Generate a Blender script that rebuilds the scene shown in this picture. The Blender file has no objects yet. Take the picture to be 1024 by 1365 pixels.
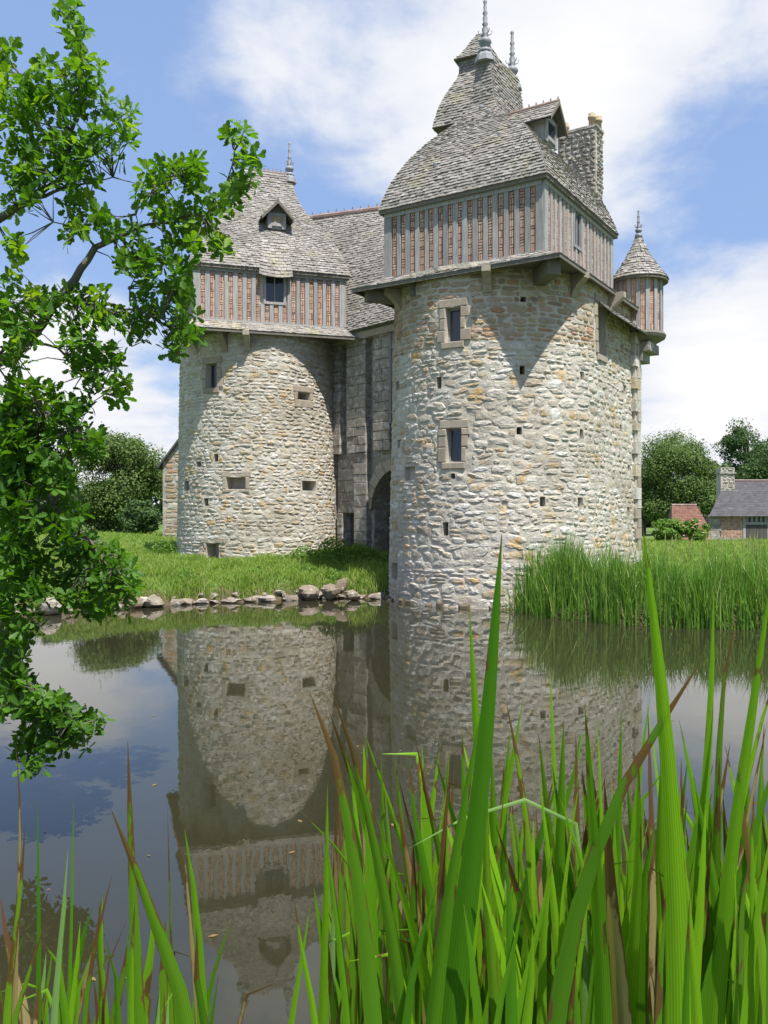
import bpy, math, random
import numpy as np
from mathutils import Vector, Matrix
R = math.radians
rnd = random.Random(7)
SC = bpy.context.scene
COL = SC.collection

# ------------------------------------------------------------------ camera, sky, sun, exposure
F = 1150.0; CAMZ = 2.6; HY = 690.0            # focal length in photo pixels, eye height over the water, horizon row
cd = bpy.data.cameras.new('camera'); cam = bpy.data.objects.new('camera', cd); COL.objects.link(cam)
cd.sensor_fit = 'VERTICAL'; cd.sensor_height = 36.0; cd.lens = 36.0 * F / 1365.0
cd.clip_start = 0.05; cd.clip_end = 3000
cam.location = (0, 0, CAMZ); cam.rotation_euler = (R(90.374), 0, 0)
SC.camera = cam
SUN_EL = 64.0; SUN_H = Vector((0.51, -0.86, 0)).normalized()
tosun = Vector((SUN_H.x * math.cos(R(SUN_EL)), SUN_H.y * math.cos(R(SUN_EL)), math.sin(R(SUN_EL))))
ld = bpy.data.lights.new('sun', 'SUN'); ld.energy = 5.0; ld.angle = R(0.53); ld.color = (1.0, 0.955, 0.88)
sun = bpy.data.objects.new('sun', ld); COL.objects.link(sun)
sun.rotation_euler = tosun.to_track_quat('Z', 'Y').to_euler(); sun.location = (20, -30, 60)
SC.view_settings.view_transform = 'Standard'; SC.view_settings.look = 'None'
SC.view_settings.gamma = 1.0; SC.view_settings.use_curve_mapping = False; SC.view_settings.exposure = 0.74

def pixdir(x, y): return Vector(((x - 512) / F, 1.0, -(y - HY) / F)).normalized()

w = bpy.data.worlds.new('World'); SC.world = w; w.use_nodes = True
nt = w.node_tree; nt.nodes.clear(); NN = nt.nodes.new; LK = nt.links.new
out = NN('ShaderNodeOutputWorld'); bg = NN('ShaderNodeBackground'); bg.inputs[1].default_value = 0.074
sky = NN('ShaderNodeTexSky'); sky.sky_type = 'NISHITA'; sky.sun_disc = False
sky.sun_elevation = R(SUN_EL); sky.sun_rotation = math.atan2(SUN_H.x, SUN_H.y)
sky.air_density = 1.0; sky.dust_density = 0.6; sky.ozone_density = 1.6
tc = NN('ShaderNodeTexCoord'); sep = NN('ShaderNodeSeparateXYZ'); LK(tc.outputs['Generated'], sep.inputs[0])
def M(op, a, b=None, c=None):
    n = NN('ShaderNodeMath'); n.operation = op
    for i, v in enumerate((a, b, c)):
        if v is None: continue
        if isinstance(v, (int, float)): n.inputs[i].default_value = v
        else: LK(v, n.inputs[i])
    return n.outputs[0]
zz = M('ADD', M('MAXIMUM', sep.outputs[2], 0.0), 0.22)
cmb = NN('ShaderNodeCombineXYZ'); LK(M('DIVIDE', sep.outputs[0], zz), cmb.inputs[0]); LK(M('DIVIDE', sep.outputs[1], zz), cmb.inputs[1]); cmb.inputs[2].default_value = 3.1
def noise(vec, scale, detail, rough, dist=0.0):
    n = NN('ShaderNodeTexNoise'); n.inputs['Scale'].default_value = scale; n.inputs['Detail'].default_value = detail
    n.inputs['Roughness'].default_value = rough; n.inputs['Distortion'].default_value = dist; LK(vec, n.inputs['Vector']); return n.outputs['Fac']
n1 = noise(cmb.outputs[0], 1.25, 8, 0.55, 0.25)
n2 = noise(cmb.outputs[0], 4.0, 6, 0.6, 0.3)
cov = M('ADD', M('MULTIPLY', n1, 0.72), M('MULTIPLY', n2, 0.28))
# the cloud masses in view: direction, angular size, weight
for (x, y, size, wt) in [(390, 130, 0.30, .13), (800, 60, 0.19, .20), (985, 440, .15, .24), (480, 330, .16, -.04), (60, 540, .16, .20), (930, 545, .09, .14),
                         (30, 40, .26, -.18), (930, 220, .15, -.22), (860, 500, .06, -.06), (230, 400, .12, -.05)]:
    d = pixdir(x, y); vm = NN('ShaderNodeVectorMath'); vm.operation = 'DISTANCE'; LK(tc.outputs['Generated'], vm.inputs[0]); vm.inputs[1].default_value = d
    mr = NN('ShaderNodeMapRange'); mr.interpolation_type = 'SMOOTHSTEP'; LK(vm.outputs['Value'], mr.inputs[0])
    mr.inputs[1].default_value = 0.0; mr.inputs[2].default_value = size * 1.5; mr.inputs[3].default_value = wt; mr.inputs[4].default_value = 0.0
    cov = M('ADD', cov, mr.outputs[0])
mr = NN('ShaderNodeMapRange'); mr.interpolation_type = 'SMOOTHSTEP'; LK(cov, mr.inputs[0]); mr.inputs[1].default_value = .47; mr.inputs[2].default_value = .635
thick = NN('ShaderNodeMapRange'); LK(cov, thick.inputs[0]); thick.inputs[1].default_value = .52; thick.inputs[2].default_value = .74
ccol = NN('ShaderNodeMixRGB'); ccol.inputs[1].default_value = (6.1, 6.5, 7.4, 1); ccol.inputs[2].default_value = (8.1, 8.1, 8.2, 1); LK(thick.outputs[0], ccol.inputs[0])
haze = NN('ShaderNodeMixRGB'); haze.inputs[2].default_value = (3.2, 4.8, 8.4, 1); haze.inputs[0].default_value = .6; LK(sky.outputs[0], haze.inputs[1])
mix = NN('ShaderNodeMixRGB'); LK(mr.outputs[0], mix.inputs[0]); LK(haze.outputs[0], mix.inputs[1]); LK(ccol.outputs[0], mix.inputs[2])
LK(mix.outputs[0], bg.inputs[0]); LK(bg.outputs[0], out.inputs[0])

# ------------------------------------------------------------------ helpers
def px(x, y, Y): return Vector(((x - 512) / F * Y, Y, CAMZ - (y - HY) / F * Y))

class MB:
    def __init__(s): s.v = []; s.f = []; s.a = []; s.t = {}
    def add(s, verts, faces, r=0.0):
        o = len(s.v); s.v += [tuple(p) for p in verts]; s.f += [tuple(i + o for i in f) for f in faces]; s.a += [r] * len(verts)
    def quad(s, a, b, c, d, r=0.0): s.add((a, b, c, d), ((0, 1, 2, 3),), r)
    def box(s, o, ex, ey, ez, x0, x1, y0, y1, z0, z1, r=0.0):
        P = [o + ex * x + ey * y + ez * z for z in (z0, z1) for y in (y0, y1) for x in (x0, x1)]
        s.add(P, ((0, 2, 3, 1), (4, 5, 7, 6), (0, 1, 5, 4), (2, 6, 7, 3), (0, 4, 6, 2), (1, 3, 7, 5)), r)
    def tube(s, pts, rad, n=7, r=0.0):
        rings = []
        for i, p in enumerate(pts):
            t = (pts[min(i + 1, len(pts) - 1)] - pts[max(i - 1, 0)]).normalized()
            x = t.cross(Vector((0.31, 0.2, 0.93))).normalized(); y = t.cross(x)
            rings.append([p + (x * math.cos(2 * math.pi * k / n) + y * math.sin(2 * math.pi * k / n)) * rad[i] for k in range(n)])
        V = [q for g in rings for q in g]; Fc = []
        for i in range(len(pts) - 1):
            for k in range(n):
                Fc.append((i * n + k, i * n + (k + 1) % n, (i + 1) * n + (k + 1) % n, (i + 1) * n + k))
        Fc.append(tuple(range(n))[::-1]); Fc.append(tuple((len(pts) - 1) * n + k for k in range(n)))
        s.add(V, Fc, r)
    def lathe(s, c, prof, n=14, r=0.0):
        V = [c + Vector((q * math.cos(2 * math.pi * k / n), q * math.sin(2 * math.pi * k / n), z)) for q, z in prof for k in range(n)]; Fc = []
        for i in range(len(prof) - 1):
            for k in range(n): Fc.append((i * n + k, i * n + (k + 1) % n, (i + 1) * n + (k + 1) % n, (i + 1) * n + k))
        Fc.append(tuple(range(n))[::-1]); Fc.append(tuple((len(prof) - 1) * n + k for k in range(n)))
        s.add(V, Fc, r)
    def build(s, name, mat, parent=None, smooth=False, kind=None, label=None):
        me = bpy.data.meshes.new(name); me.from_pydata(s.v, [], s.f)
        if s.a:
            at = me.attributes.new('rnd', 'FLOAT', 'POINT'); at.data.foreach_set('value', s.a)
        for k, vals in s.t.items():
            at = me.attributes.new(k, 'FLOAT', 'POINT'); at.data.foreach_set('value', vals)
        me.materials.append(mat)
        if smooth: me.polygons.foreach_set('use_smooth', [True] * len(me.polygons))
        me.update()
        return link(name, me, parent, kind, label)

def link(name, me, parent=None, kind=None, label=None):
    o = bpy.data.objects.new(name, me); COL.objects.link(o)
    if parent is not None:
        o.parent = parent
        if parent.type == 'EMPTY' and parent.parent is None: o.matrix_parent_inverse = Matrix.Translation(-parent.location)
    if kind: o['kind'] = kind
    if label: o['label'] = label
    return o
def thing(name, label, cat, loc, group=None):
    o = bpy.data.objects.new(name, None); COL.objects.link(o); o.location = loc; o.empty_display_size = .3
    o['label'] = label; o['category'] = cat
    if group: o['group'] = group
    return o
def tag(o, label, cat, group=None):
    o['label'] = label; o['category'] = cat
    if group: o['group'] = group
    return o
def lerp(a, b, t): return a + (b - a) * t
def interp(x, xs, ys): return float(np.interp(x, xs, ys))

# ------------------------------------------------------------------ materials
def mat(name, stops, rough=.85, nscale=6.0, ndet=6, nmix=.35, dark=(.05, .045, .04), bump=.3, bscale=30.0, bdist=.02, spec=.3, objrand=True, extra=None, stretch=None, trans=0.0, transcol=None):
    m = bpy.data.materials.new(name); m.use_nodes = True; t = m.node_tree; N = t.nodes.new; L = t.links.new
    b = t.nodes['Principled BSDF']; b.inputs['Roughness'].default_value = rough; b.inputs['Specular IOR Level'].default_value = spec
    at = N('ShaderNodeAttribute'); at.attribute_name = 'rnd'; oi = N('ShaderNodeObjectInfo')
    ad = N('ShaderNodeMath'); ad.operation = 'ADD'; L(at.outputs['Fac'], ad.inputs[0])
    if objrand: L(oi.outputs['Random'], ad.inputs[1])
    else: ad.inputs[1].default_value = 0
    fr = N('ShaderNodeMath'); fr.operation = 'FRACT'; L(ad.outputs[0], fr.inputs[0])
    cr = N('ShaderNodeValToRGB'); L(fr.outputs[0], cr.inputs[0])
    el = cr.color_ramp.elements
    while len(el) < len(stops): el.new(.5)
    for e, (p, c) in zip(el, stops): e.position = p; e.color = (*c, 1)
    geo = N('ShaderNodeNewGeometry'); vec = geo.outputs['Position']
    if stretch:
        mp = N('ShaderNodeMapping'); mp.inputs['Scale'].default_value = stretch; L(vec, mp.inputs['Vector']); vec = mp.outputs[0]
    no = N('ShaderNodeTexNoise'); no.inputs['Scale'].default_value = nscale; no.inputs['Detail'].default_value = ndet; no.inputs['Roughness'].default_value = .62; L(vec, no.inputs['Vector'])
    mrg = N('ShaderNodeMapRange'); L(no.outputs['Fac'], mrg.inputs[0]); mrg.inputs[1].default_value = .35; mrg.inputs[2].default_value = .72; mrg.inputs[3].default_value = 0; mrg.inputs[4].default_value = nmix
    mx = N('ShaderNodeMixRGB'); L(mrg.outputs[0], mx.inputs[0]); L(cr.outputs[0], mx.inputs[1]); mx.inputs[2].default_value = (*dark, 1)
    colr = mx.outputs[0]
    for ex in (extra or []):        # (colour, noise scale, lo, hi, amount, offset)
        n2 = N('ShaderNodeTexNoise'); n2.inputs['Scale'].default_value = ex[1]; n2.inputs['Detail'].default_value = 5; n2.inputs['Roughness'].default_value = .6
        mp2 = N('ShaderNodeMapping'); mp2.inputs['Location'].default_value = (ex[5], ex[5] * .7, ex[5] * 1.3); L(geo.outputs['Position'], mp2.inputs['Vector']); L(mp2.outputs[0], n2.inputs['Vector'])
        m2 = N('ShaderNodeMapRange'); L(n2.outputs['Fac'], m2.inputs[0]); m2.inputs[1].default_value = ex[2]; m2.inputs[2].default_value = ex[3]; m2.inputs[3].default_value = 0; m2.inputs[4].default_value = ex[4]
        x2 = N('ShaderNodeMixRGB'); L(m2.outputs[0], x2.inputs[0]); L(colr, x2.inputs[1]); x2.inputs[2].default_value = (*ex[0], 1); colr = x2.outputs[0]
    L(colr, b.inputs['Base Color'])
    if bump:
        bn = N('ShaderNodeTexNoise'); bn.inputs['Scale'].default_value = bscale; bn.inputs['Detail'].default_value = 6; bn.inputs['Roughness'].default_value = .65; L(vec, bn.inputs['Vector'])
        bp = N('ShaderNodeBump'); bp.inputs['Strength'].default_value = bump; bp.inputs['Distance'].default_value = bdist; L(bn.outputs['Fac'], bp.inputs['Height']); L(bp.outputs[0], b.inputs['Normal'])
    if trans:
        tr = N('ShaderNodeBsdfTranslucent'); ms = N('ShaderNodeMixShader'); ms.inputs[0].default_value = trans
        mt = N('ShaderNodeMixRGB'); mt.blend_type = 'MULTIPLY'; mt.inputs[0].default_value = 1; L(colr, mt.inputs[1]); mt.inputs[2].default_value = (*(transcol or (1.6, 1.7, .7)), 1)
        L(mt.outputs[0], tr.inputs[0]); L(b.outputs[0], ms.inputs[1]); L(tr.outputs[0], ms.inputs[2])
        L(ms.outputs[0], t.nodes['Material Output'].inputs[0])
    return m

OCHRE = (.50, .30, .07); WLICH = (.62, .61, .58); GREYL = (.22, .22, .21)
m_stone = mat('rubble_stone', [(0, (.56, .53, .47)), (.2, (.44, .40, .33)), (.4, (.66, .63, .57)), (.58, (.38, .30, .20)), (.70, (.60, .56, .47)), (.82, (.46, .35, .20)), (.9, (.70, .68, .64)), (1, (.62, .59, .54))],
              nscale=7, nmix=.55, dark=(.21, .19, .16), bump=.8, bscale=12, bdist=.045, extra=[(WLICH, 7.0, .55, .66, .7, 3.0), (OCHRE, 1.7, .565, .67, .8, 11.0), (GREYL, 14, .55, .7, .55, 5.0), ((.27, .235, .18), .45, .47, .66, .42, 8.0)])
m_stone_up = mat('coursed_brown_stone', [(0, (.34, .29, .22)), (.25, (.42, .32, .19)), (.45, (.25, .18, .12)), (.65, (.42, .37, .30)), (.8, (.36, .19, .10)), (1, (.46, .42, .35))],
              nscale=8, nmix=.4, dark=(.13, .11, .09), bump=.6, bscale=20, bdist=.03, extra=[(OCHRE, 2.2, .60, .70, .6, 21.0), (GREYL, 12, .55, .7, .4, 5.0)])
m_mortar = mat('lime_mortar', [(0, (.50, .465, .395)), (1, (.50, .465, .395))], nscale=3.0, nmix=.45, dark=(.34, .315, .27), bump=.8, bscale=15, bdist=.045, extra=[(OCHRE, 1.7, .60, .71, .5, 11.0), (GREYL, 5, .55, .72, .5, 2.0), ((.27, .235, .18), .45, .47, .66, .5, 8.0)])
m_ashlar = mat('granite_ashlar', [(0, (.27, .245, .21)), (.5, (.34, .31, .27)), (1, (.22, .19, .155))], nscale=8, nmix=.5, dark=(.10, .085, .07), bump=.8, bscale=22, bdist=.04,
               extra=[((.50, .495, .48), 5, .50, .64, .75, 7.0), (WLICH, 16, .60, .66, .5, 2.0), (OCHRE, 3, .64, .74, .7, 3.0)])
m_dress = mat('dressed_stone', [(0, (.34, .29, .225)), (.5, (.39, .345, .28)), (1, (.29, .24, .18))], nscale=7, nmix=.45, dark=(.16, .12, .085), bump=.5, bscale=35, bdist=.02, extra=[(GREYL, 8, .54, .68, .5, 7.0), (OCHRE, 3, .66, .74, .6, 1.0)])
m_shingle = mat('chestnut_shingle', [(0, (.235, .22, .205)), (.3, (.30, .28, .26)), (.6, (.165, .152, .14)), (.8, (.35, .33, .31)), (1, (.25, .23, .21))], rough=.8, nscale=2.2, nmix=.35, dark=(.17, .155, .125), bump=.5, bscale=25, bdist=.012,
                stretch=(1, 1, .35), extra=[((.33, .30, .14), .9, .57, .72, .6, 4.0), ((.12, .112, .105), .45, .5, .68, .5, 13.0), ((.5, .49, .47), 3.2, .58, .7, .4, 9.0)])
m_deck = mat('roof_deck', [(0, (.13, .12, .10)), (1, (.13, .12, .10))], nscale=4)
m_timber = mat('weathered_oak_timber', [(0, (.33, .325, .325)), (.5, (.40, .39, .38)), (1, (.28, .275, .27))], nscale=9, nmix=.7, dark=(.14, .135, .13), bump=.6, bscale=22, bdist=.01, stretch=(2.2, 2.2, .22))
m_beam = mat('dark_oak_beam', [(0, (.16, .145, .12)), (1, (.20, .18, .15))], nscale=7, nmix=.5, dark=(.07, .06, .05), bump=.5, bscale=18, bdist=.02, stretch=(2, 2, .6))
m_brick = mat('red_brick', [(0, (.48, .29, .215)), (.3, (.58, .39, .295)), (.55, (.40, .215, .15)), (.75, (.60, .44, .35)), (.9, (.25, .155, .135)), (1, (.52, .32, .235))], nscale=12, nmix=.3, dark=(.2, .1, .07), bump=.4, bscale=40, bdist=.01)
m_cream = mat('cream_mortar', [(0, (.58, .50, .42)), (1, (.58, .50, .42))], nscale=8, nmix=.35, dark=(.35, .28, .22), bump=.4)
m_lead = mat('grey_lead', [(0, (.24, .25, .27)), (1, (.28, .29, .31))], rough=.55, nscale=9, nmix=.5, dark=(.13, .13, .14), bump=.25)
m_ridge = mat('ridge_tile', [(0, (.27, .18, .15)), (.5, (.20, .14, .135)), (1, (.33, .26, .23))], nscale=8, nmix=.5, dark=(.15, .12, .11), extra=[(WLICH, 9, .58, .7, .5, 2.0)])
m_slate = mat('dark_slate', [(0, (.05, .05, .058)), (.5, (.07, .068, .076)), (1, (.04, .04, .045))], rough=.7, nscale=3, nmix=.4, dark=(.07, .065, .065), bump=.3, extra=[((.2, .2, .15), 2.0, .6, .75, .5, 2.0)])
m_rtile = mat('red_clay_tile', [(0, (.15, .07, .048)), (.5, (.20, .095, .065)), (1, (.11, .055, .042))], nscale=3, nmix=.4, dark=(.12, .08, .06), bump=.3, extra=[((.3, .28, .24), 4, .6, .72, .4, 2.0)])
m_door = mat('grey_plank', [(0, (.075, .07, .068)), (1, (.10, .095, .09))], nscale=8, nmix=.5, dark=(.07, .065, .06), stretch=(3, 3, .3), bump=.4)
m_pot = mat('chimney_pot_clay', [(0, (.42, .33, .22)), (1, (.38, .29, .2))], nscale=12, nmix=.4, dark=(.2, .16, .11))
m_dark = mat('dark_interior', [(0, (.02, .018, .016)), (1, (.02, .018, .016))], bump=0)
m_rock = mat('bank_rock', [(0, (.21, .17, .125)), (.4, (.30, .265, .215)), (.7, (.17, .13, .09)), (1, (.40, .365, .31))], nscale=5, nmix=.5, dark=(.14, .11, .08), bump=.8, bscale=14, bdist=.05, extra=[(WLICH, 6, .58, .68, .6, 1.0)])
m_wet = mat('damp_footing_stone', [(0, (.17, .135, .09)), (.5, (.12, .095, .065)), (1, (.22, .185, .135))], rough=.55, nscale=6, nmix=.5, dark=(.06, .05, .03), bump=.8, bscale=14, bdist=.05)
m_bark = mat('oak_bark', [(0, (.12, .105, .085)), (1, (.16, .145, .12))], nscale=14, nmix=.5, dark=(.05, .045, .035), bump=.7, bscale=40, bdist=.02)
m_oak = mat('oak_leaf', [(0, (.034, .10, .012)), (.3, (.085, .20, .015)), (.5, (.05, .135, .013)), (.75, (.13, .26, .018)), (.92, (.20, .32, .025)), (1, (.28, .38, .03))], rough=.5, nscale=3, nmix=.25, dark=(.03, .08, .012), bump=0, spec=.25, trans=.4, objrand=False, transcol=(1.9, 1.9, .5))
m_far = mat('far_foliage', [(0, (.062, .11, .026)), (.5, (.095, .155, .036)), (1, (.14, .20, .05))], rough=.7, nscale=.5, nmix=.35, dark=(.025, .055, .016), bump=0, trans=.25, objrand=False)
m_far2 = mat('dark_tree_foliage', [(0, (.040, .085, .026)), (.5, (.062, .118, .034)), (1, (.09, .15, .042))], rough=.7, nscale=.5, nmix=.35, dark=(.015, .04, .014), bump=0, trans=.22, objrand=False)
m_grass = mat('meadow_grass', [(0, (.15, .25, .04)), (.35, (.23, .33, .055)), (.7, (.18, .28, .04)), (.88, (.30, .35, .10)), (1, (.42, .37, .19))], rough=.6, nscale=.9, nmix=.55, dark=(.09, .19, .03), bump=0, trans=.35, objrand=False)
m_reed = mat('reed_blade', [(0, (.075, .18, .02)), (.5, (.115, .24, .028)), (.9, (.17, .30, .045)), (1, (.36, .33, .14))], rough=.5, nscale=1.2, nmix=.3, dark=(.04, .10, .015), bump=0, spec=.35, trans=.3, objrand=False)
m_weed = mat('leafy_weed', [(0, (.08, .17, .022)), (.6, (.13, .24, .03)), (1, (.19, .29, .05))], rough=.6, nscale=2, nmix=.3, dark=(.04, .09, .015), bump=0, trans=.3, objrand=False)
m_pink = mat('pink_blossom', [(0, (.55, .2, .22)), (1, (.6, .3, .3))], bump=0)
m_ground = mat('turf_ground', [(0, (.085, .15, .026)), (1, (.085, .15, .026))], nscale=.7, nmix=.55, dark=(.13, .17, .045), bump=.6, bscale=9, bdist=.08, extra=[((.06, .12, .02), .25, .5, .65, .6, 3.0)])

# iris leaf: green, with brown tip and freckles along its length (t runs base to tip)
def iris_mat(name, g0, g1, brown):
    m = bpy.data.materials.new(name); m.use_nodes = True; t = m.node_tree; N = t.nodes.new; L = t.links.new; b = t.nodes['Principled BSDF']
    b.inputs['Roughness'].default_value = .5; b.inputs['Specular IOR Level'].default_value = .2
    at = N('ShaderNodeAttribute'); at.attribute_name = 't'; ac = N('ShaderNodeAttribute'); ac.attribute_name = 'across'; oi = N('ShaderNodeObjectInfo'); geo = N('ShaderNodeNewGeometry')
    c = N('ShaderNodeMixRGB'); L(oi.outputs['Random'], c.inputs[0]); c.inputs[1].default_value = (*g0, 1); c.inputs[2].default_value = (*g1, 1)
    wv = N('ShaderNodeMath'); wv.operation = 'MULTIPLY'; L(ac.outputs['Fac'], wv.inputs[0]); wv.inputs[1].default_value = 26.0
    sn = N('ShaderNodeMath'); sn.operation = 'SINE'; L(wv.outputs[0], sn.inputs[0])
    mr = N('ShaderNodeMapRange'); L(sn.outputs[0], mr.inputs[0]); mr.inputs[1].default_value = -1; mr.inputs[2].default_value = 1; mr.inputs[3].default_value = 0; mr.inputs[4].default_value = .42
    c2 = N('ShaderNodeMixRGB'); L(mr.outputs[0], c2.inputs[0]); L(c.outputs[0], c2.inputs[1]); c2.inputs[2].default_value = (g0[0] * .55, g0[1] * .6, g0[2] * .6, 1)
    no = N('ShaderNodeTexNoise'); no.inputs['Scale'].default_value = 38; no.inputs['Detail'].default_value = 4; L(geo.outputs['Position'], no.inputs['Vector'])
    mp = N('ShaderNodeMapping'); mp.inputs['Scale'].default_value = (1, 1, .3); L(geo.outputs['Position'], mp.inputs['Vector']); L(mp.outputs[0], no.inputs['Vector'])
    tp = N('ShaderNodeMath'); tp.operation = 'POWER'; L(at.outputs['Fac'], tp.inputs[0]); tp.inputs[1].default_value = 16.0
    ml = N('ShaderNodeMath'); ml.operation = 'MULTIPLY_ADD'; L(tp.outputs[0], ml.inputs[0]); ml.inputs[1].default_value = .32 * brown; L(no.outputs['Fac'], ml.inputs[2])
    br = N('ShaderNodeMapRange'); L(ml.outputs[0], br.inputs[0]); br.inputs[1].default_value = .74 - .062 * brown; br.inputs[2].default_value = .78 - .058 * brown; br.inputs[3].default_value = 0; br.inputs[4].default_value = .92
    c3 = N('ShaderNodeMixRGB'); L(br.outputs[0], c3.inputs[0]); L(c2.outputs[0], c3.inputs[1]); c3.inputs[2].default_value = (.11, .05, .022, 1)
    ab = N('ShaderNodeMath'); ab.operation = 'ABSOLUTE'; L(ac.outputs['Fac'], ab.inputs[0]); pw = N('ShaderNodeMath'); pw.operation = 'POWER'; L(ab.outputs[0], pw.inputs[0]); pw.inputs[1].default_value = 6.0
    ed = N('ShaderNodeMath'); ed.operation = 'MULTIPLY'; L(pw.outputs[0], ed.inputs[0]); L(at.outputs['Fac'], ed.inputs[1]); e2 = N('ShaderNodeMath'); e2.operation = 'MULTIPLY_ADD'; L(ed.outputs[0], e2.inputs[0]); e2.inputs[1].default_value = .16 * brown; L(ml.outputs[0], e2.inputs[2]); L(e2.outputs[0], br.inputs[0])
    L(c3.outputs[0], b.inputs['Base Color'])
    tr = N('ShaderNodeBsdfTranslucent'); ms = N('ShaderNodeMixShader'); ms.inputs[0].default_value = .24
    mt = N('ShaderNodeMixRGB'); mt.blend_type = 'MULTIPLY'; mt.inputs[0].default_value = 1; L(c3.outputs[0], mt.inputs[1]); mt.inputs[2].default_value = (1.7, 1.7, .6, 1)
    L(mt.outputs[0], tr.inputs[0]); L(b.outputs[0], ms.inputs[1]); L(tr.outputs[0], ms.inputs[2]); L(ms.outputs[0], t.nodes['Material Output'].inputs[0])
    return m
m_iris = iris_mat('iris_leaf', (.055, .17, .007), (.20, .40, .012), .6)
m_iris_b = iris_mat('freckled_iris_leaf', (.06, .16, .008), (.16, .31, .014), 1.5)
m_iris_d = iris_mat('withered_iris_leaf', (.34, .27, .13), (.24, .15, .06), 1.8)
m_iris_p = iris_mat('pale_iris_leaf', (.20, .33, .11), (.18, .31, .09), .1)

mw = bpy.data.materials.new('pond_water'); mw.use_nodes = True; t = mw.node_tree; b = t.nodes['Principled BSDF']
b.inputs['Base Color'].default_value = (.026, .025, .013, 1); b.inputs['Roughness'].default_value = .02; b.inputs['IOR'].default_value = 1.5
geo = t.nodes.new('ShaderNodeNewGeometry'); bp1 = None; prev = None
for sc_, st, di, rg in (((.9, .55, 1), .18, .02, 1), ((5.5, 3.2, 1), .10, .006, 3)):
    mp = t.nodes.new('ShaderNodeMapping'); mp.inputs['Scale'].default_value = sc_; t.links.new(geo.outputs['Position'], mp.inputs['Vector'])
    n = t.nodes.new('ShaderNodeTexNoise'); n.inputs['Scale'].default_value = 1; n.inputs['Detail'].default_value = rg; t.links.new(mp.outputs[0], n.inputs['Vector'])
    bp = t.nodes.new('ShaderNodeBump'); bp.inputs['Strength'].default_value = st; bp.inputs['Distance'].default_value = di; t.links.new(n.outputs['Fac'], bp.inputs['Height'])
    if prev: t.links.new(prev.outputs[0], bp.inputs['Normal'])
    prev = bp
t.links.new(prev.outputs[0], b.inputs['Normal'])
mg = bpy.data.materials.new('window_glass'); mg.use_nodes = True; b = mg.node_tree.nodes['Principled BSDF']
b.inputs['Base Color'].default_value = (.03, .035, .045, 1); b.inputs['Roughness'].default_value = .08; b.inputs['IOR'].default_value = 1.6
m_glass = mg

# ------------------------------------------------------------------ ground and water
POND = [(-4.6, 3.2), (-2, 2.7), (1, 2.6), (4, 2.8), (9, 3.4), (14, 6), (17, 12), (16, 18.6), (11, 19.6), (8.6, 20.1), (6.2, 20.8), (4.3, 22.6), (3.8, 24.4), (3.6, 27.5), (1.0, 28.2), (.25, 27.5),
        (-1.5, 27.9), (-2.8, 27.3), (-4, 26.7), (-5.6, 26.0), (-6.9, 25.2), (-8.4, 23.7), (-11.8, 22.4), (-14, 18), (-12, 12), (-6.2, 8.2), (-5.0, 5.4)]
PP = np.array(POND)
def pond_sd(X, Y):
    X = np.asarray(X, float); Y = np.asarray(Y, float); d = np.full(X.shape, 1e9); ins = np.zeros(X.shape, bool)
    for i in range(len(PP)):
        a = PP[i]; bq = PP[(i + 1) % len(PP)]; e = bq - a
        tt = np.clip(((X - a[0]) * e[0] + (Y - a[1]) * e[1]) / (e @ e), 0, 1)
        d = np.minimum(d, np.hypot(X - a[0] - tt * e[0], Y - a[1] - tt * e[1]))
        c = (a[1] > Y) != (bq[1] > Y)
        with np.errstate(divide='ignore', invalid='ignore'): xx = e[0] * (Y - a[1]) / (e[1] if e[1] else 1e-9) + a[0]
        ins ^= c & (X < xx)
    return np.where(ins, -d, d)
def hgt(X, Y):
    X = np.asarray(X, float); Y = np.asarray(Y, float); sd = pond_sd(X, Y)
    h = np.interp(sd, [-3, -.4, 0, .25, .8, 2.5, 6], [-1.6, -.4, -.03, .32, .58, .80, .98])
    far = np.clip((Y - 34) / 14, 0, 1); far = far * far * (3 - 2 * far)
    h = h + far * np.where(X < 2, .45, 0.0) * np.clip((2 - X) / 8, 0, 1)
    wob = .05 * np.sin(X * 1.7 + Y * .9) + .04 * np.sin(X * .7 - Y * 1.9 + 1)
    return h + wob * np.clip(sd / 1.5, 0, 1)
def H(x, y): return float(hgt(np.array([x]), np.array([y]))[0])
ax = np.concatenate([[-900, -500, -250, -130, -80, -55, -40, -32, -26], np.arange(-22, 22.01, .4), [24, 27, 31, 36, 45, 60, 85, 130, 250, 500, 900]])
ay = np.concatenate([[-300, -120, -50, -20, -9, -4, -2], np.arange(-1, 46.01, .4), [48, 51, 55, 60, 67, 76, 90, 120, 170, 280, 500, 900, 1500]])
GX, GY = np.meshgrid(ax, ay); GZ = hgt(GX, GY); nx, ny = len(ax), len(ay)
g = MB(); g.v = [tuple(p) for p in np.stack([GX, GY, GZ], -1).reshape(-1, 3).tolist()]
g.f = [(j * nx + i, j * nx + i + 1, (j + 1) * nx + i + 1, (j + 1) * nx + i) for j in range(ny - 1) for i in range(nx - 1)]; g.a = [0.0] * len(g.v)
t = m_ground.node_tree; bs_ = t.nodes['Principled BSDF']; src = bs_.inputs['Base Color'].links[0].from_socket
ge = t.nodes.new('ShaderNodeNewGeometry'); sp = t.nodes.new('ShaderNodeSeparateXYZ'); t.links.new(ge.outputs['Position'], sp.inputs[0])
nz = t.nodes.new('ShaderNodeTexNoise'); nz.inputs['Scale'].default_value = 2.5; nz.inputs['Detail'].default_value = 5; t.links.new(ge.outputs['Position'], nz.inputs['Vector'])
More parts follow.
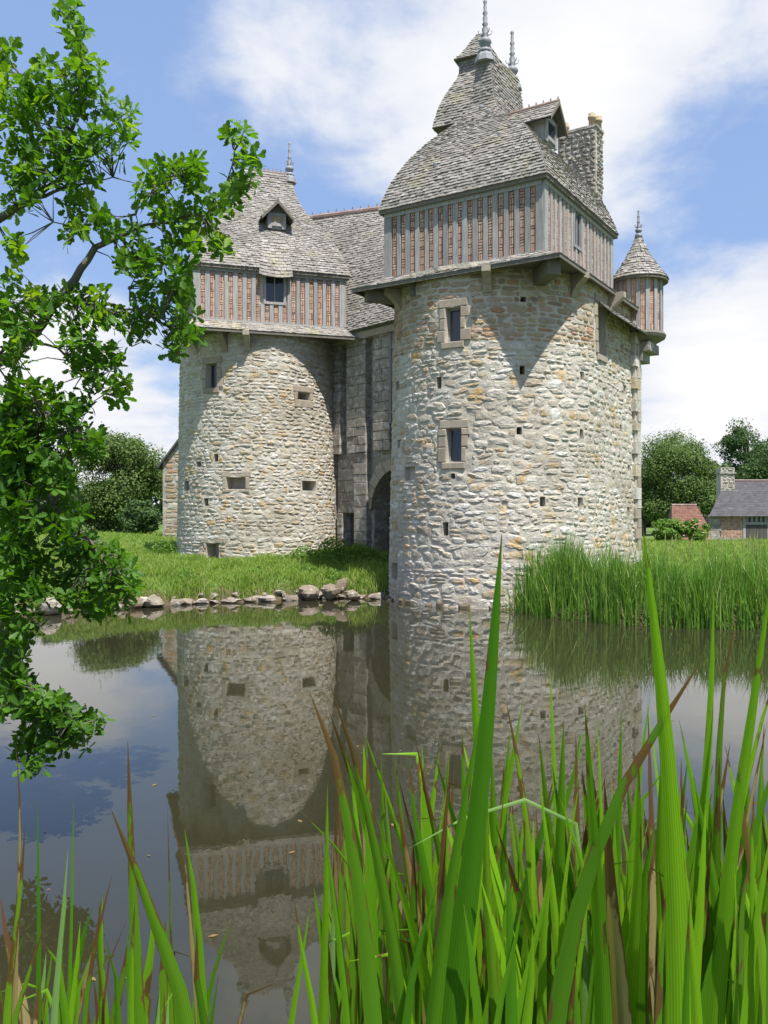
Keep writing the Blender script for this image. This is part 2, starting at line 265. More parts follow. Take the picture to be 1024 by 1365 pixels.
ma = t.nodes.new('ShaderNodeMath'); ma.operation = 'MULTIPLY_ADD'; t.links.new(nz.outputs['Fac'], ma.inputs[0]); ma.inputs[1].default_value = .5; t.links.new(sp.outputs[2], ma.inputs[2])
er = t.nodes.new('ShaderNodeMapRange'); t.links.new(ma.outputs[0], er.inputs[0]); er.inputs[1].default_value = .55; er.inputs[2].default_value = .8; er.inputs[3].default_value = 1; er.inputs[4].default_value = 0
em = t.nodes.new('ShaderNodeMixRGB'); t.links.new(er.outputs[0], em.inputs[0]); t.links.new(src, em.inputs[1]); em.inputs[2].default_value = (.085, .065, .036, 1); t.links.new(em.outputs[0], bs_.inputs['Base Color'])
g.build('ground', m_ground, smooth=True, kind='structure')
wv = MB(); wv.quad(Vector((-22, -1, 0)), Vector((22, -1, 0)), Vector((22, 31, 0)), Vector((-22, 31, 0))); wv.build('pond_water', mw, kind='structure')

# ------------------------------------------------------------------ masonry
class Round:            # a round tower wall, with a straight flank (s < 0) when fl > 0
    def __init__(s, c, r0, r1, ztop, th0, fl=0.0, zb=-.4):
        s.c = Vector((c[0], c[1], 0)); s.r0 = r0; s.r1 = r1; s.zt = ztop; s.th0 = th0; s.fl = fl; s.zb = zb; s.rm = (r0 + r1) / 2
    def rad(s, z): return lerp(s.r0, s.r1, z / s.zt)
    def nrm(s, q):
        th = s.th0 - max(q, 0) / s.rm; return Vector((math.cos(th), math.sin(th), 0))
    def P(s, q, z, d=0.0):
        n = s.nrm(q); p = s.c + n * (s.rad(z) + d); p.z = z
        if q < 0:
            e = Vector((-n.y, n.x, 0)); p = p + e * (-q)
        return p
    def sz(s, x, y):    # photo pixel -> wall coordinates
        k = (x - 512) / F; z = 5.0; Y = s.c.y
        for _ in range(6):
            r = s.rad(z); A = 1 + k * k; Bq = -2 * (s.c.x * k + s.c.y); Cq = s.c.x ** 2 + s.c.y ** 2 - r * r; D = Bq * Bq - 4 * A * Cq
            hit = None
            if D >= 0:
                Y = (-Bq - math.sqrt(D)) / (2 * A); th = math.atan2(Y - s.c.y, k * Y - s.c.x); q = (s.th0 - th) % (2 * math.pi)
                if q < math.pi * 1.35: hit = q * s.rm
            if hit is None or s.fl and hit < 0:
                n = s.nrm(0); o = s.c + n * r; Y = (o.dot(n)) / (k * n.x + n.y); p = Vector((k * Y, Y, 0)); hit = -(p - o).dot(Vector((-n.y, n.x, 0)))
            z = CAMZ - (y - HY) / F * Y
        return hit, z, Y
class Flat:
    def __init__(s, o, e, zb=0.0):
        s.o = Vector((o[0], o[1], 0)); s.e = Vector((e[0], e[1], 0)).normalized(); s.n = Vector((s.e.y, -s.e.x, 0)); s.zb = zb
    def nrm(s, q): return s.n
    def P(s, q, z, d=0.0): p = s.o + s.e * q + s.n * d; p.z = z; return p
    def sz(s, x, y):
        k = (x - 512) / F; Y = s.o.dot(s.n) / (k * s.n.x + s.n.y); p = Vector((k * Y, Y, 0)); return (p - s.o).dot(s.e), CAMZ - (y - HY) / F * Y, Y

def lump(p):
    x, y, z = p.x, p.y, p.z
    return .0075 * (math.sin(x * 9.1 + z * 3.7 + 1.3 * math.sin(y * 5.3 + z * 8.0)) + math.sin(y * 11.3 - z * 9.2 + 1.1 * math.sin(x * 7 + z * 6.1)) + .8 * math.sin(z * 17.3 + x * 6 + 2 * math.sin(y * 9)))
def wall_mesh(W, s0, s1, z0, z1, holes, ds=.11, dz=.11, d=0.0):
    mb = MB(); P0 = W.P
    W_ = W; W = type('X', (), {'P': lambda self, q, z, d=0.0: (P0(q, z, d) + W_.nrm(q) * lump(P0(q, z, 0))) if d > -.05 else P0(q, z, d)})()
    ss = sorted(set([round(s0 + (s1 - s0) * i / max(1, int((s1 - s0) / ds)), 4) for i in range(max(1, int((s1 - s0) / ds)) + 1)] + [round(v, 4) for h in holes for v in h[:2]] + ([0.0] if s0 < 0 < s1 else [])))
    zs = sorted(set([round(z0 + (z1 - z0) * i / max(1, int((z1 - z0) / dz)), 4) for i in range(max(1, int((z1 - z0) / dz)) + 1)] + [round(v, 4) for h in holes for v in h[2:4]]))
    for i in range(len(ss) - 1):
        for j in range(len(zs) - 1):
            a, b_, c, e = ss[i], ss[i + 1], zs[j], zs[j + 1]; m_, n_ = (a + b_) / 2, (c + e) / 2
            if any(h[0] < m_ < h[1] and h[2] < n_ < h[3] for h in holes): continue
            mb.quad(W.P(a, c, d), W.P(b_, c, d), W.P(b_, e, d), W.P(a, e, d))
    for h in holes:
        a, b_, c, e, dep = h[:5]; A = [W.P(a, c, d), W.P(b_, c, d), W.P(b_, e, d), W.P(a, e, d)]; Bk = [W.P(a, c, d - dep), W.P(b_, c, d - dep), W.P(b_, e, d - dep), W.P(a, e, d - dep)]
        for k in range(4): mb.quad(A[k], A[(k + 1) % 4], Bk[(k + 1) % 4], Bk[k])
        mb.quad(*Bk)
    return mb

def unit_stone(rg, blocky=.5, n=9):
    pts = []
    for k in range(n):
        a = 2 * math.pi * (k + rg.uniform(-.25, .25)) / n; c, s_ = math.cos(a), math.sin(a)
        q = 1.0 / (abs(c) ** (2 + 4 * blocky) + abs(s_) ** (2 + 4 * blocky)) ** (1 / (2 + 4 * blocky)); q *= rg.uniform(.80, 1.06) * .5
        pts.append((c * q, s_ * q))
    V = []
    for sc_, dd, jit in ((1.0, -1.0, 0), (.93, .30, .25), (.60, .85, .45)):
        for (x, z) in pts: V.append((x * sc_ + rg.uniform(-1, 1) * .02, dd + rg.uniform(-jit, jit), z * sc_ + rg.uniform(-1, 1) * .02))
    V.append((rg.uniform(-.1, .1), 1.0, rg.uniform(-.1, .1)))
    Fc = [(r_ * n + k, r_ * n + (k + 1) % n, (r_ + 1) * n + (k + 1) % n, (r_ + 1) * n + k) for r_ in range(2) for k in range(n)] + [(2 * n + k, 2 * n + (k + 1) % n, 3 * n) for k in range(n)]
    return V, Fc
srg = random.Random(3)
RUB = [unit_stone(srg, srg.choice((.3, .6, 1.0)), srg.choice((7, 8, 9, 10))) for _ in range(22)]
CRS = [unit_stone(srg, .95) for _ in range(8)]
_stone_me = {}
def stone_mesh(kind, i, m):
    key = (kind, i, m.name)
    if key not in _stone_me:
        V, Fc = (RUB if kind == 'r' else CRS)[i]; me = bpy.data.meshes.new('stone'); me.from_pydata(V, [], Fc); me.materials.append(m)
        me.polygons.foreach_set('use_smooth', [False] * len(me.polygons)); me.update(); _stone_me[key] = me
    return _stone_me[key]

def lay_stones(W, s0, s1, z0, z1, holes, parent, rg, course=lambda z: (.16, .34), wid=(.22, .62), kind=lambda z: ('r', m_stone), single=300, prot=(.03, .075), name='stone', wob=.05):
    st = []; z = z0
    while z < z1 - .06:
        lo, hi = course(z); h = min(rg.uniform(lo, hi) * rg.choice((.75, 1, 1, 1.15)), z1 - z); s = s0 + rg.uniform(0, .15)
        while s < s1 - .08:
            wd = rg.uniform(*wid) * (.6 + h * 1.6); e = min(s + wd, s1); ww = wob * math.sin(s * 1.3 + z * 2.1) + wob * .5 * math.sin(s * 3.1 + z)
            parts = [(s, e, z, z + h)]
            if rg.random() < .16 and h > .2:
                k = rg.uniform(.4, .6); parts = [(s, e, z, z + h * k), (s, e, z + h * k, z + h)]
            elif rg.random() < .12 and wd > .3: parts = [(s, e, z - .05, z + h + .05)]
            for (a, b_, c, d) in parts:
                c += ww; d += ww; todo = [(a, b_)]
                for hh in holes:
                    m0 = hh[5] if len(hh) > 5 else .015
                    nw = []
                    for (a1, b1) in todo:
                        if b1 <= hh[0] - m0 or a1 >= hh[1] + m0 or d <= hh[2] - m0 * .7 or c >= hh[3] + m0 * .7: nw.append((a1, b1)); continue
                        if hh[0] - m0 - a1 > .09: nw.append((a1, hh[0] - m0))
                        if b1 - hh[1] - m0 > .09: nw.append((hh[1] + m0, b1))
                    todo = nw
                for (a1, b1) in todo: st.append((a1, b1, max(c, z0 - .05), min(d, z1 + .05)))
            s = e
        z += h
    recs = []
    for (a, b_, c, d) in st:
        q = (a + b_) / 2; zc = (c + d) / 2; p = W.P(q, zc); n = W.nrm(q); v = cam.location - p
        fac = n.dot(v.normalized()); area = (b_ - a) * (d - c) * fac / v.length_squared
        X = p.x / p.y * F + 512
        if fac < .03 or X < -20 or X > 1044: area = 0
        recs.append((area, a, b_, c, d, p, n))
    recs.sort(key=lambda r_: -r_[0])
    rest = {}
    for i, (area, a, b_, c, d, p, n) in enumerate(recs):
        kd, m = kind((c + d) / 2); vi = rg.randrange(len(RUB if kd == 'r' else CRS)); pr = rg.uniform(*prot)
        ex = Vector((n.y, -n.x, 0)); j = .018
        Mx = Matrix(((ex.x * (b_ - a - j), n.x * pr, 0, p.x), (ex.y * (b_ - a - j), n.y * pr, 0, p.y), (0, 0, d - c - j, p.z), (0, 0, 0, 1)))
        if rg.random() < .5: Mx = Mx @ Matrix.Diagonal((-1, 1, -1, 1))
        if kd == 'r': Mx = Mx @ Matrix.Rotation(rg.uniform(-.16, .16), 4, 'Y') @ Matrix.Diagonal((rg.uniform(.86, 1.06), 1, rg.uniform(.8, 1.12), 1))
        if i < single and area > 0:
            o = bpy.data.objects.new(name, stone_mesh(kd, vi, m)); COL.objects.link(o); o.parent = parent; o.matrix_local = Mx
        else:
            mb = rest.setdefault(m.name, (MB(), m))[0]; V, Fc = (RUB if kd == 'r' else CRS)[vi]; mb.add([Mx @ Vector(q) for q in V], Fc, rg.random())
    for k, (mb, m) in rest.items(): mb.build('small_stones', m, parent, smooth=False, kind='stuff')

def block(W, a, b_, c, d, d0, d1, m, parent, name, bev=.02):
    mb = MB(); o = [W.P(a, c, d0), W.P(b_, c, d0), W.P(b_, d, d0), W.P(a, d, d0)]; k = bev
    f1 = [W.P(a, c, d1 - k), W.P(b_, c, d1 - k), W.P(b_, d, d1 - k), W.P(a, d, d1 - k)]; sg = 1 if b_ > a else -1
    f2 = [W.P(a + k * sg, c + k, d1), W.P(b_ - k * sg, c + k, d1), W.P(b_ - k * sg, d - k, d1), W.P(a + k * sg, d - k, d1)]
    V = o + f1 + f2; Fc = [(i, (i + 1) % 4, 4 + (i + 1) % 4, 4 + i) for i in range(4)] + [(4 + i, 4 + (i + 1) % 4, 8 + (i + 1) % 4, 8 + i) for i in range(4)] + [(8, 9, 10, 11)]
    mb.add(V, Fc, 0.0); return mb.build(name, m, parent)

def window(W, h, parent, rg, depth=.22, mull=True, jamb=True, sill=True):
    a, b_, c, d = h[:4]
    wn = block(W, a - .0, b_ + .0, c, d, -h[4] + .01, -depth - .03, m_glass, parent, 'window', bev=.0); wn['label'] = 'dark leaded window set deep in the stone wall'
    fw = .045
    for (p, q, r_, s_) in [(a, a + fw, c, d), (b_ - fw, b_, c, d), (a + fw, b_ - fw, c, c + fw), (a + fw, b_ - fw, d - fw, d)] + ([((a + b_) / 2 - .018, (a + b_) / 2 + .018, c + fw, d - fw)] if mull else []):
        block(W, p, q, r_, s_, -depth - .05, -depth + .02, m_timber, wn, 'frame', bev=.006)
    if jamb:
        z = c
        while z < d - .05:
            hh = min(rg.uniform(.3, .45), d - z); 
            if d - z - hh < .12: hh = d - z
            for sd in (-1, 1):
                wd = rg.uniform(.12, .34); e0, e1 = (a - wd, a - .002) if sd < 0 else (b_ + .002, b_ + wd)
                block(W, e0, e1, z + .008, z + hh - .008, -.1, .035 + rg.uniform(0, .015), m_dress, parent, 'jamb_stone')
            z += hh
        block(W, a - .22, b_ + .22, d + .006, d + .25, -.1, .045, m_dress, parent, 'lintel')
    if sill: block(W, a - .12, b_ + .12, c - .2, c - .006, -.1, .06, m_dress, parent, 'sill')

# ------------------------------------------------------------------ shingled roofs
def shingles(mb, f, nrows, wd, rg, u0=0.0, u1=1.0, out=None, thick=.036, over=.5, samples=9):
    """f(u, v) -> point, v 0 at the eave to 1 at the top; rows follow v = i / nrows by arc length"""
    vs = np.linspace(0, 1, 41); um = (u0 + u1) / 2; pts = [f(um, v) for v in vs]; L = [0]
    for i in range(40): L.append(L[-1] + (pts[i + 1] - pts[i]).length)
    rows = [float(np.interp(L[-1] * i / nrows, L, vs)) for i in range(nrows + 1)]
    for i in range(nrows):
        v0 = rows[i]; v1 = rows[i + 1]; v2 = min(1.0, v1 + (v1 - v0) * over)
        us = np.linspace(u0, u1, samples); pp = [f(u, v0) for u in us]; cl = [0]
        for k in range(samples - 1): cl.append(cl[-1] + (pp[k + 1] - pp[k]).length)
        n = max(1, int(round(cl[-1] / wd))); cuts = [0.0]
        for k in range(1, n): cuts.append((k + rg.uniform(-.22, .22) + (.5 if i % 2 else 0) - .25) / n)
        cuts.append(1.0); cuts = sorted(min(1, max(0, c)) for c in cuts)
        uc = [float(np.interp(c * cl[-1], cl, us)) for c in cuts]
        for k in range(len(uc) - 1):
            a, b_ = uc[k], uc[k + 1]; g_ = (b_ - a) * .03
            vj = v0 - (v1 - v0) * rg.uniform(-.06, .10)
            if i == 0: vj = v0
            p0, p1 = f(a + g_, vj), f(b_ - g_, vj); q0, q1 = f(a + g_, v2), f(b_ - g_, v2)
            if (p1 - p0).length < .02: continue
            nr = (p1 - p0).cross((q0 + q1 - p0 - p1))
            if nr.length < 1e-9: continue
            nr.normalize(); ref = out(p0) if out else Vector((0, 0, 1))
            if nr.dot(ref) < 0: nr = -nr
            th = thick * rg.uniform(.8, 1.5); tl = rg.uniform(-.3, .3) * th
            A, B_ = p0 + nr * (th + tl), p1 + nr * (th - tl); C_, D_ = q1 + nr * .006, q0 + nr * .006; A2, B2 = p0 + nr * .002, p1 + nr * .002
            mb.add((A, B_, C_, D_, A2, B2), ((0, 1, 2, 3), (0, 4, 5, 1), (0, 3, 4), (1, 5, 2)), rg.random())

def deck_of(f, nu=8, nv=14, u0=0.0, u1=1.0, mb=None):
    mb = mb or MB(); G = [[f(lerp(u0, u1, i / nu), j / nv) for i in range(nu + 1)] for j in range(nv + 1)]
    mb.add([p for r_ in G for p in r_], [(j * (nu + 1) + i, j * (nu + 1) + i + 1, (j + 1) * (nu + 1) + i + 1, (j + 1) * (nu + 1) + i) for j in range(nv) for i in range(nu)], 0)
    return mb

class RectRoof:
    def __init__(s, c, u, v, a0, b0, a1, b1, z0, z1, prof, shift=(0, 0)):
        s.c = Vector((c[0], c[1], 0)); s.u = u; s.v = v; s.k = (a0, b0, a1, b1, z0, z1); s.hs = [p[0] for p in prof]; s.ss = [p[1] for p in prof]; s.sh = shift
    def ext(s, h):
        # smooth (cubic) interpolation of the profile
        t = interp(h, s.hs, s.ss); t = (interp(max(0, h - .03), s.hs, s.ss) + 2 * t + interp(min(1, h + .03), s.hs, s.ss)) / 4 if 0.0 < h < 1 else t
        a0, b0, a1, b1, z0, z1 = s.k; return lerp(a1, a0, t), lerp(b1, b0, t), lerp(z0, z1, h), 1 - t
    def face(s, k):
        def f(u, h):
            a, b_, z, q = s.ext(h); x = 2 * u - 1
            la, lb = ((x * a, -b_), (a, x * b_), (-x * a, b_), (-a, -x * b_))[k]
            p = s.c + s.u * (la + s.sh[0] * q) + s.v * (lb + s.sh[1] * q); p.z = z; return p
        return f
    def outw(s, p): d = p - s.c; d.z = 0; d.normalize(); d.z = .6; return d

def rect_roof(rr, parent, rg, nrows, wd, name='roof', label=None, faces=(0, 1, 2, 3), plain=()):
    d = MB()
    for k in range(4): deck_of(rr.face(k), mb=d)
    # closing bottom and top
    B4 = [rr.face(k)(0, 0) for k in range(4)]; d.quad(*B4[::-1]); T4 = [rr.face(k)(0, 1) for k in range(4)]; d.quad(*T4)
    ro = d.build(name, m_deck, parent, smooth=False, label=label); mb = MB()
    for k in faces: shingles(mb, rr.face(k), nrows, wd, rg, out=rr.outw)
    mb.build('shingles', m_shingle, ro, kind='stuff'); return ro

def finial(base, h, parent, name='finial', r=.13):
    prof = [(r * 1.35, -.12), (r * 1.2, .0), (r * .55, .05), (r * 1.0, h * .10), (r * 1.25, h * .15), (r * .95, h * .21), (r * .45, h * .25), (r * .75, h * .29), (r * .5, h * .33), (r * .62, h * .40), (r * .34, h * .47), (r * .6, h * .51), (r * .36, h * .55),
            (r * .46, h * .63), (r * .28, h * .68), (r * .5, h * .73), (r * .28, h * .78), (r * .34, h * .86), (r * .22, h * .9), (r * .4, h * .95), (r * .28, h * .99), (.004, h)]
    mb = MB(); mb.lathe(base, prof, 12); o = mb.build(name, m_lead, parent, smooth=True)
    lf = MB()
    for k in range(6):
        a = k * math.pi / 3; c, s_ = math.cos(a), math.sin(a); q = [base + Vector((c * r * w_, s_ * r * w_, z)) for w_, z in ((.5, h * .28), (1.15, h * .32), (1.35, h * .36), (1.1, h * .39))]
        lf.tube(q, [.012, .016, .014, .008], 5)
    lf.build('leaf_ornament', m_lead, o, kind='stuff'); return o

# ------------------------------------------------------------------ half-timbered storey
def timber_storey(c, u, v, a, b, z0, z1, parent, rg, pitch, stud, wins, label):
    c = Vector((c[0], c[1], 0)); up = Vector((0, 0, 1)); core = MB()
    core.box(c, u, v, up, -a + .06, a - .06, -b + .06, b - .06, z0 - .25, z1 + .05)
    st = core.build('timber_storey', m_cream, parent, label=label); bk = MB()
    for k in range(4):
        ex, n, hw, dist = ((u, -v, a, b), (v, u, b, a), (-u, v, a, b), (-v, -u, b, a))[k]; o = c + n * dist; iny = -n
        def bx(x0, x1, d0, d1, zz0, zz1, m, nm): mb = MB(); mb.box(o, ex, n, up, x0, x1, d0, d1, zz0, zz1, rg.random()); return mb.build(nm, m, st)
        bx(-hw - .01, hw - .06, -.06, .05, z0 - .02, z0 + .13, m_timber, 'sill_beam'); bx(-hw - .01, hw - .06, -.06, .06, z1 - .09, z1 + .04, m_timber, 'top_plate')
        bx(-hw - .03, -hw + .24, -.05, .035, z0 + .13, z1 - .09, m_timber, 'corner_post'); bx(hw - .24, hw - .052, -.05, .035, z0 + .13, z1 - .09, m_timber, 'corner_post')
        x = -hw + .24; win = wins.get(k); gaps = []; n_ = int(round((2 * hw - .48 + stud) / pitch)); p_ = (2 * hw - .48 + stud) / n_; sw = stud
        for i in range(n_):
            g0 = x + i * p_; g1 = g0 + p_ - sw; gaps.append((g0, g1))
            if i < n_ - 1:
                j0, j1 = g1, g1 + sw
                if win and j1 > win[0] - .1 and j0 < win[1] + .1:
                    if win[2] > z0 + .3: bx(j0, j1, -.05, .03, z0 + .13, win[2] - .1, m_timber, 'stud')
                else: bx(j0 + rg.uniform(-.022, .016), j1 + rg.uniform(-.016, .022), -.05, .03 + rg.uniform(-.012, .012), z0 + .13, z1 - .09, m_timber, 'stud')
        if win:
            w0, w1, wz0, wz1 = win
            for q in (w0 - .1, w1): bx(q, q + .1, -.05, .045, z0 + .13 if False else wz0 - .1, z1 - .13, m_timber, 'window_post')
            wn = bx(w0, w1, -.055, -.035, wz0, min(wz1, z1 - .131), m_glass, 'window'); bx(w0, w1, -.05, .05, wz0 - .1, wz0, m_timber, 'window_sill')
            bx((w0 + w1) / 2 - .02, (w0 + w1) / 2 + .02, -.03, .0, wz0, wz1 - .002, m_timber, 'mullion')
        if k in (2, 3) and not win and k == 2: continue
        for (g0, g1) in gaps:       # brick nogging, courses of flat and upright bricks
            z = z0 + .15; wd = g1 - g0
            zt = z1 - .10
            while z < zt - .03:
                if win and g1 > win[0] - .1 and g0 < win[1] + .1 and z > win[2] - .16: break
                t_ = rg.random()
                if t_ < .5:
                    h = .056
                    if wd > .24: bk.box(o, ex, n, up, g0 + .012, g0 + wd * .5 - .006, -.06, .004, z, min(z + h, zt), rg.random()); bk.box(o, ex, n, up, g0 + wd * .5 + .006, g1 - .012, -.06, .004, z, min(z + h, zt), rg.random())
                    else: bk.box(o, ex, n, up, g0 + .032, g1 - .032, -.06, .004 + rg.uniform(-.003, .004), z, min(z + h, zt), rg.random())
                else:
                    h = rg.uniform(.16, .21); m_ = 2 if wd < .2 else 3
                    for q in range(m_): bk.box(o, ex, n, up, g0 + .024 + (wd - .048) * q / m_ + .010, g0 + .024 + (wd - .048) * (q + 1) / m_ - .010, -.06, .004 + rg.uniform(-.003, .004), z, min(z + h, zt), rg.random())
                z += h + .026
    bk.build('brick_nogging', m_brick, st, kind='stuff'); return st

def pent_skirt(c, u, v, a, b, e, zt, zb, parent, rg, rows=5, wd=.17):
    rr = RectRoof(c, u, v, a + e, b + e, a - .02, b - .02, zb, zt, [(0, 1), (.35, .60), (1, 0)]); mb = MB()
    d = MB()
    for k in range(4): deck_of(rr.face(k), 6, 5, mb=d)
    up = Vector((0, 0, 1)); cc = Vector((c[0], c[1], 0))
    sk = d.build('pent_roof', m_deck, parent)
    for k in range(4): shingles(mb, rr.face(k), rows, wd, rg, out=rr.outw, thick=.024)
    mb.build('shingles', m_shingle, sk, kind='stuff')
    sf = MB(); sf.box(cc, u, v, up, -a - e + .1, a + e - .1, -b - e + .1, b + e - .1, zb + .01, zb + .05); sf.build('soffit', m_beam, sk)
    for k in range(4):
        ex, n, hw, dist = ((u, -v, a + e, b + e), (v, u, b + e, a + e), (-u, v, a + e, b + e), (-v, -u, b + e, a + e))[k]; o = cc + n * dist
        fb = MB(); fb.box(o, ex, n, up, -hw + .012, hw - .052, -.06, -.012, zb - .10, zb + .005); fb.build('fascia', m_beam, sk)
    return sk

def corbel(W, s, z, parent, m, wd=.26, proj=.6, hh=.75):
    mb = MB(); pr = [(-.15, 0), (-.15, -hh), (.06, -hh), (.14, -hh * .72), (.30, -hh * .48), (proj * .8, -hh * .36), (proj, -hh * .26), (proj, 0)]; n = len(pr)
    base = W.P(s, z); nn = W.nrm(s); ex = Vector((nn.y, -nn.x, 0)); V = [base + ex * (sd * wd / 2) + nn * d + Vector((0, 0, q)) for sd in (-1, 1) for d, q in pr]
    mb.add(V, [tuple(range(n)), tuple(range(2 * n - 1, n - 1, -1))] + [(i, n + i, n + (i + 1) % n, (i + 1) % n) for i in range(n)]); return mb.build('corbel', m, parent)

def holes_from(W, L, depth):
    o = []
    for (x0, y0, x1, y1) in L:
        xc, yc = (x0 + x1) / 2, (y0 + y1) / 2; a = W.sz(x0, yc)[0]; b_ = W.sz(x1, yc)[0]; c = W.sz(xc, y1)[1]; d = W.sz(xc, y0)[1]; o.append([min(a, b_), max(a, b_), c, d, depth])
    return o

# ================================================================== RIGHT TOWER
dR = Vector((.5396, .842, 0)).normalized(); dU = Vector((dR.y, -dR.x, 0))      # dU to the right-front flank, dR to the back
RC = (3.914, 28.25); RA, RB = 2.65, 3.03
ZB, ZE, ZI = 10.14, 12.28, 12.1; ZS = 9.73
TR = thing('stone_tower', 'large round stone tower rising from the water, square half-timbered top and bell roof', 'tower', Vector((3.617, 27.97, 0)))
rg = random.Random(11)
WR = Round((3.617, 27.97), 3.46, 3.25, 10.0, math.atan2(dU.y, dU.x), fl=4.25)
SMAX = WR.rm * R(222)
wins = holes_from(WR, [(594, 409, 614, 455), (595, 571, 615, 616), (797, 406, 806, 473)], .4)
slits = holes_from(WR, [(582, 502, 589, 518), (693, 487, 700, 499), (774, 495, 779, 506), (689, 569, 696, 579), (773, 572, 778, 585), (720, 662, 727, 675), (770, 663, 777, 675), (590, 696, 598, 714), (601, 631, 607, 638),
                        (540, 622, 553, 640), (528, 508, 532, 520), (530, 586, 534, 597), (522, 750, 530, 772), (686, 793, 697, 808), (694, 395, 702, 402), (831, 513, 835, 525), (826, 566, 830, 574), (837, 620, 841, 628), (836, 676, 840, 686)], .55)
for h in slits[9:10]: h[4] = .15
for h in wins: h.append(.30)
allh = wins + slits
wb = wall_mesh(WR, -4.25, SMAX, -.5, 10.0, allh); wallR = wb.build('wall', m_mortar, TR, smooth=False)
kd = lambda z: ('c', m_stone_up) if z > 7.75 + .5 * math.sin(z * 7) else ('r', m_stone)
lay_stones(WR, -4.0, SMAX, -.12, 9.85, allh, wallR, rg, course=lambda z: ((.13, .20) if z > 7.7 else (.14, .29)), wid=(.24, .74), kind=kd, prot=(.010, .034))
for h in wins[:2]: window(WR, h, TR, rg, mull=False)
window(WR, wins[2], TR, rg, mull=False)
for s_ in np.linspace(.2, 8.4, 22):      # footing stones standing in the water
    block(WR, s_, s_ + rg.uniform(.2, .38), -.5, rg.uniform(-.02, .16), -.1, rg.uniform(.05, .17), m_wet, TR, 'footing_stone', bev=rg.uniform(.04, .07))
# back corner of the flank: end wall and quoins
p1 = WR.P(-4.25, 0); WE = Flat((p1.x, p1.y), (-dU.x, -dU.y)); WE.n = dR
eb = MB(); up = Vector((0, 0, 1)); eb.box(Vector((p1.x, p1.y, 0)), -dU, -dR, up, .03, 6.6, .0, .5, -.4, 9.3); eb.build('end_wall', m_mortar, TR)
z = .0; k = 0
while z < 8.7:
    hq = rg.uniform(.3, .42); wq = .62 if k % 2 else .34; qb = MB()
    qb.box(Vector((p1.x, p1.y, 0)), -dU, -dR, up, -.02 - rg.uniform(0, .02), .5 if k % 2 == 0 else .3, -.02, wq, z + .008, z + hq - .008, rg.random()); qb.build('quoin', rg.choice((m_dress, m_stone, m_stone)), TR); z += hq; k += 1
timber_storey(RC, dU, dR, RA, RB, ZB - .12, ZI, TR, rg, .335, .145, {1: (.25 - .9, .25 - .35, 10.95, 12.0)}, 'square timber storey with narrow strips of red brick')
pent_skirt(RC, dU, dR, RA, RB, .78, ZB + .02, ZS, TR, rg)
for (x, y) in ((534, 390), (552, 388), (650, 368), (764, 372), (812, 390)):
    corbel(WR, WR.sz(x, y)[0], ZS - .0, TR, m_dress if x != 552 else m_beam, .25 if x != 552 else .2, .52 if x != 552 else .3, .66 if x != 552 else .4)
cb = MB(); cc = Vector((RC[0], RC[1], 0)); dg = (dU * (RA + .5) - dR * (RB + .5)); dgl = dg.length; dg.normalize(); sdv = Vector((-dg.y, dg.x, 0))
cb.box(cc, dg, sdv, up, dgl - 1.9, dgl, -.18, .18, ZS - .45, ZS - .02); cb.build('corner_beam', m_beam, TR)
dg2 = (-dU * (RA + .45) - dR * (RB + .45)); l2 = dg2.length; dg2.normalize(); sd2 = Vector((-dg2.y, dg2.x, 0)); cb = MB(); cb.box(cc, dg2, sd2, up, l2 - 1.9, l2, -.16, .16, ZS - .36, ZS - .02); cb.build('corner_beam', m_beam, TR)
PROF = [(0, 1), (.06, .965), (.17, .88), (.28, .755), (.38, .60), (.45, .47), (.51, .335), (.56, .22), (.61, .14), (.68, .085), (.78, .05), (.9, .022), (1, 0)]
EV = .16
rrR = RectRoof(RC, dU, dR, RA + EV, RB + EV, .20, 1.10, ZE - .04, 17.55, PROF, shift=(-.20, .12))
roofR = rect_roof(rrR, TR, rg, 56, .16, label='bell-shaped roof of weathered grey shingles rising to a short ridge')
ev = MB()
for k in range(4):
    ex, n, hw, dist = ((dU, -dR, RA + EV, RB + EV), (dR, dU, RB + EV, RA + EV), (-dU, dR, RA + EV, RB + EV), (-dR, -dU, RB + EV, RA + EV))[k]; o = cc + n * dist
    eb = MB(); eb.box(o, ex, n, up, -hw + .012, hw - .07, -.09, -.01, ZE - .15, ZE - .045); eb.build('eave_board', m_beam, roofR)
def roof_pt(rr, la, lb, z): p = rr.c + rr.u * (la + rr.sh[0]) + rr.v * (lb + rr.sh[1]); p.z = z; return p
for lb in (-1.05, 1.05):
    cap = MB(); p = roof_pt(rrR, 0, lb, 17.45); cap.lathe(p, [(.34, -.28), (.30, -.1), (.16, .12), (.12, .16)], 8); cap.build('lead_cap', m_lead, roofR)
    finial(roof_pt(rrR, 0, lb, 17.6), 1.62, roofR, r=.17)
rg_ = MB(); rg_.tube([roof_pt(rrR, 0, -.95, 17.57), roof_pt(rrR, 0, .95, 17.57)], [.1, .1], 8); rg_.build('ridge_cap', m_ridge, roofR)
for (k, u_, h_) in ((0, .30, .22), (0, .78, .33), (0, .72, .58), (0, .5, .63), (1, .3, .28), (1, .28, .74), (1, .6, .78), (1, .62, .33), (0, .12, .3)):      # little lead vent hoods
    q = rrR.face(k)(u_, h_); vb = MB(); vb.lathe(q + Vector((0, 0, .0)), [(.07, -.04), (.08, .05), (.05, .09), (.0, .1)], 8); vb.build('roof_vent', m_lead, roofR)
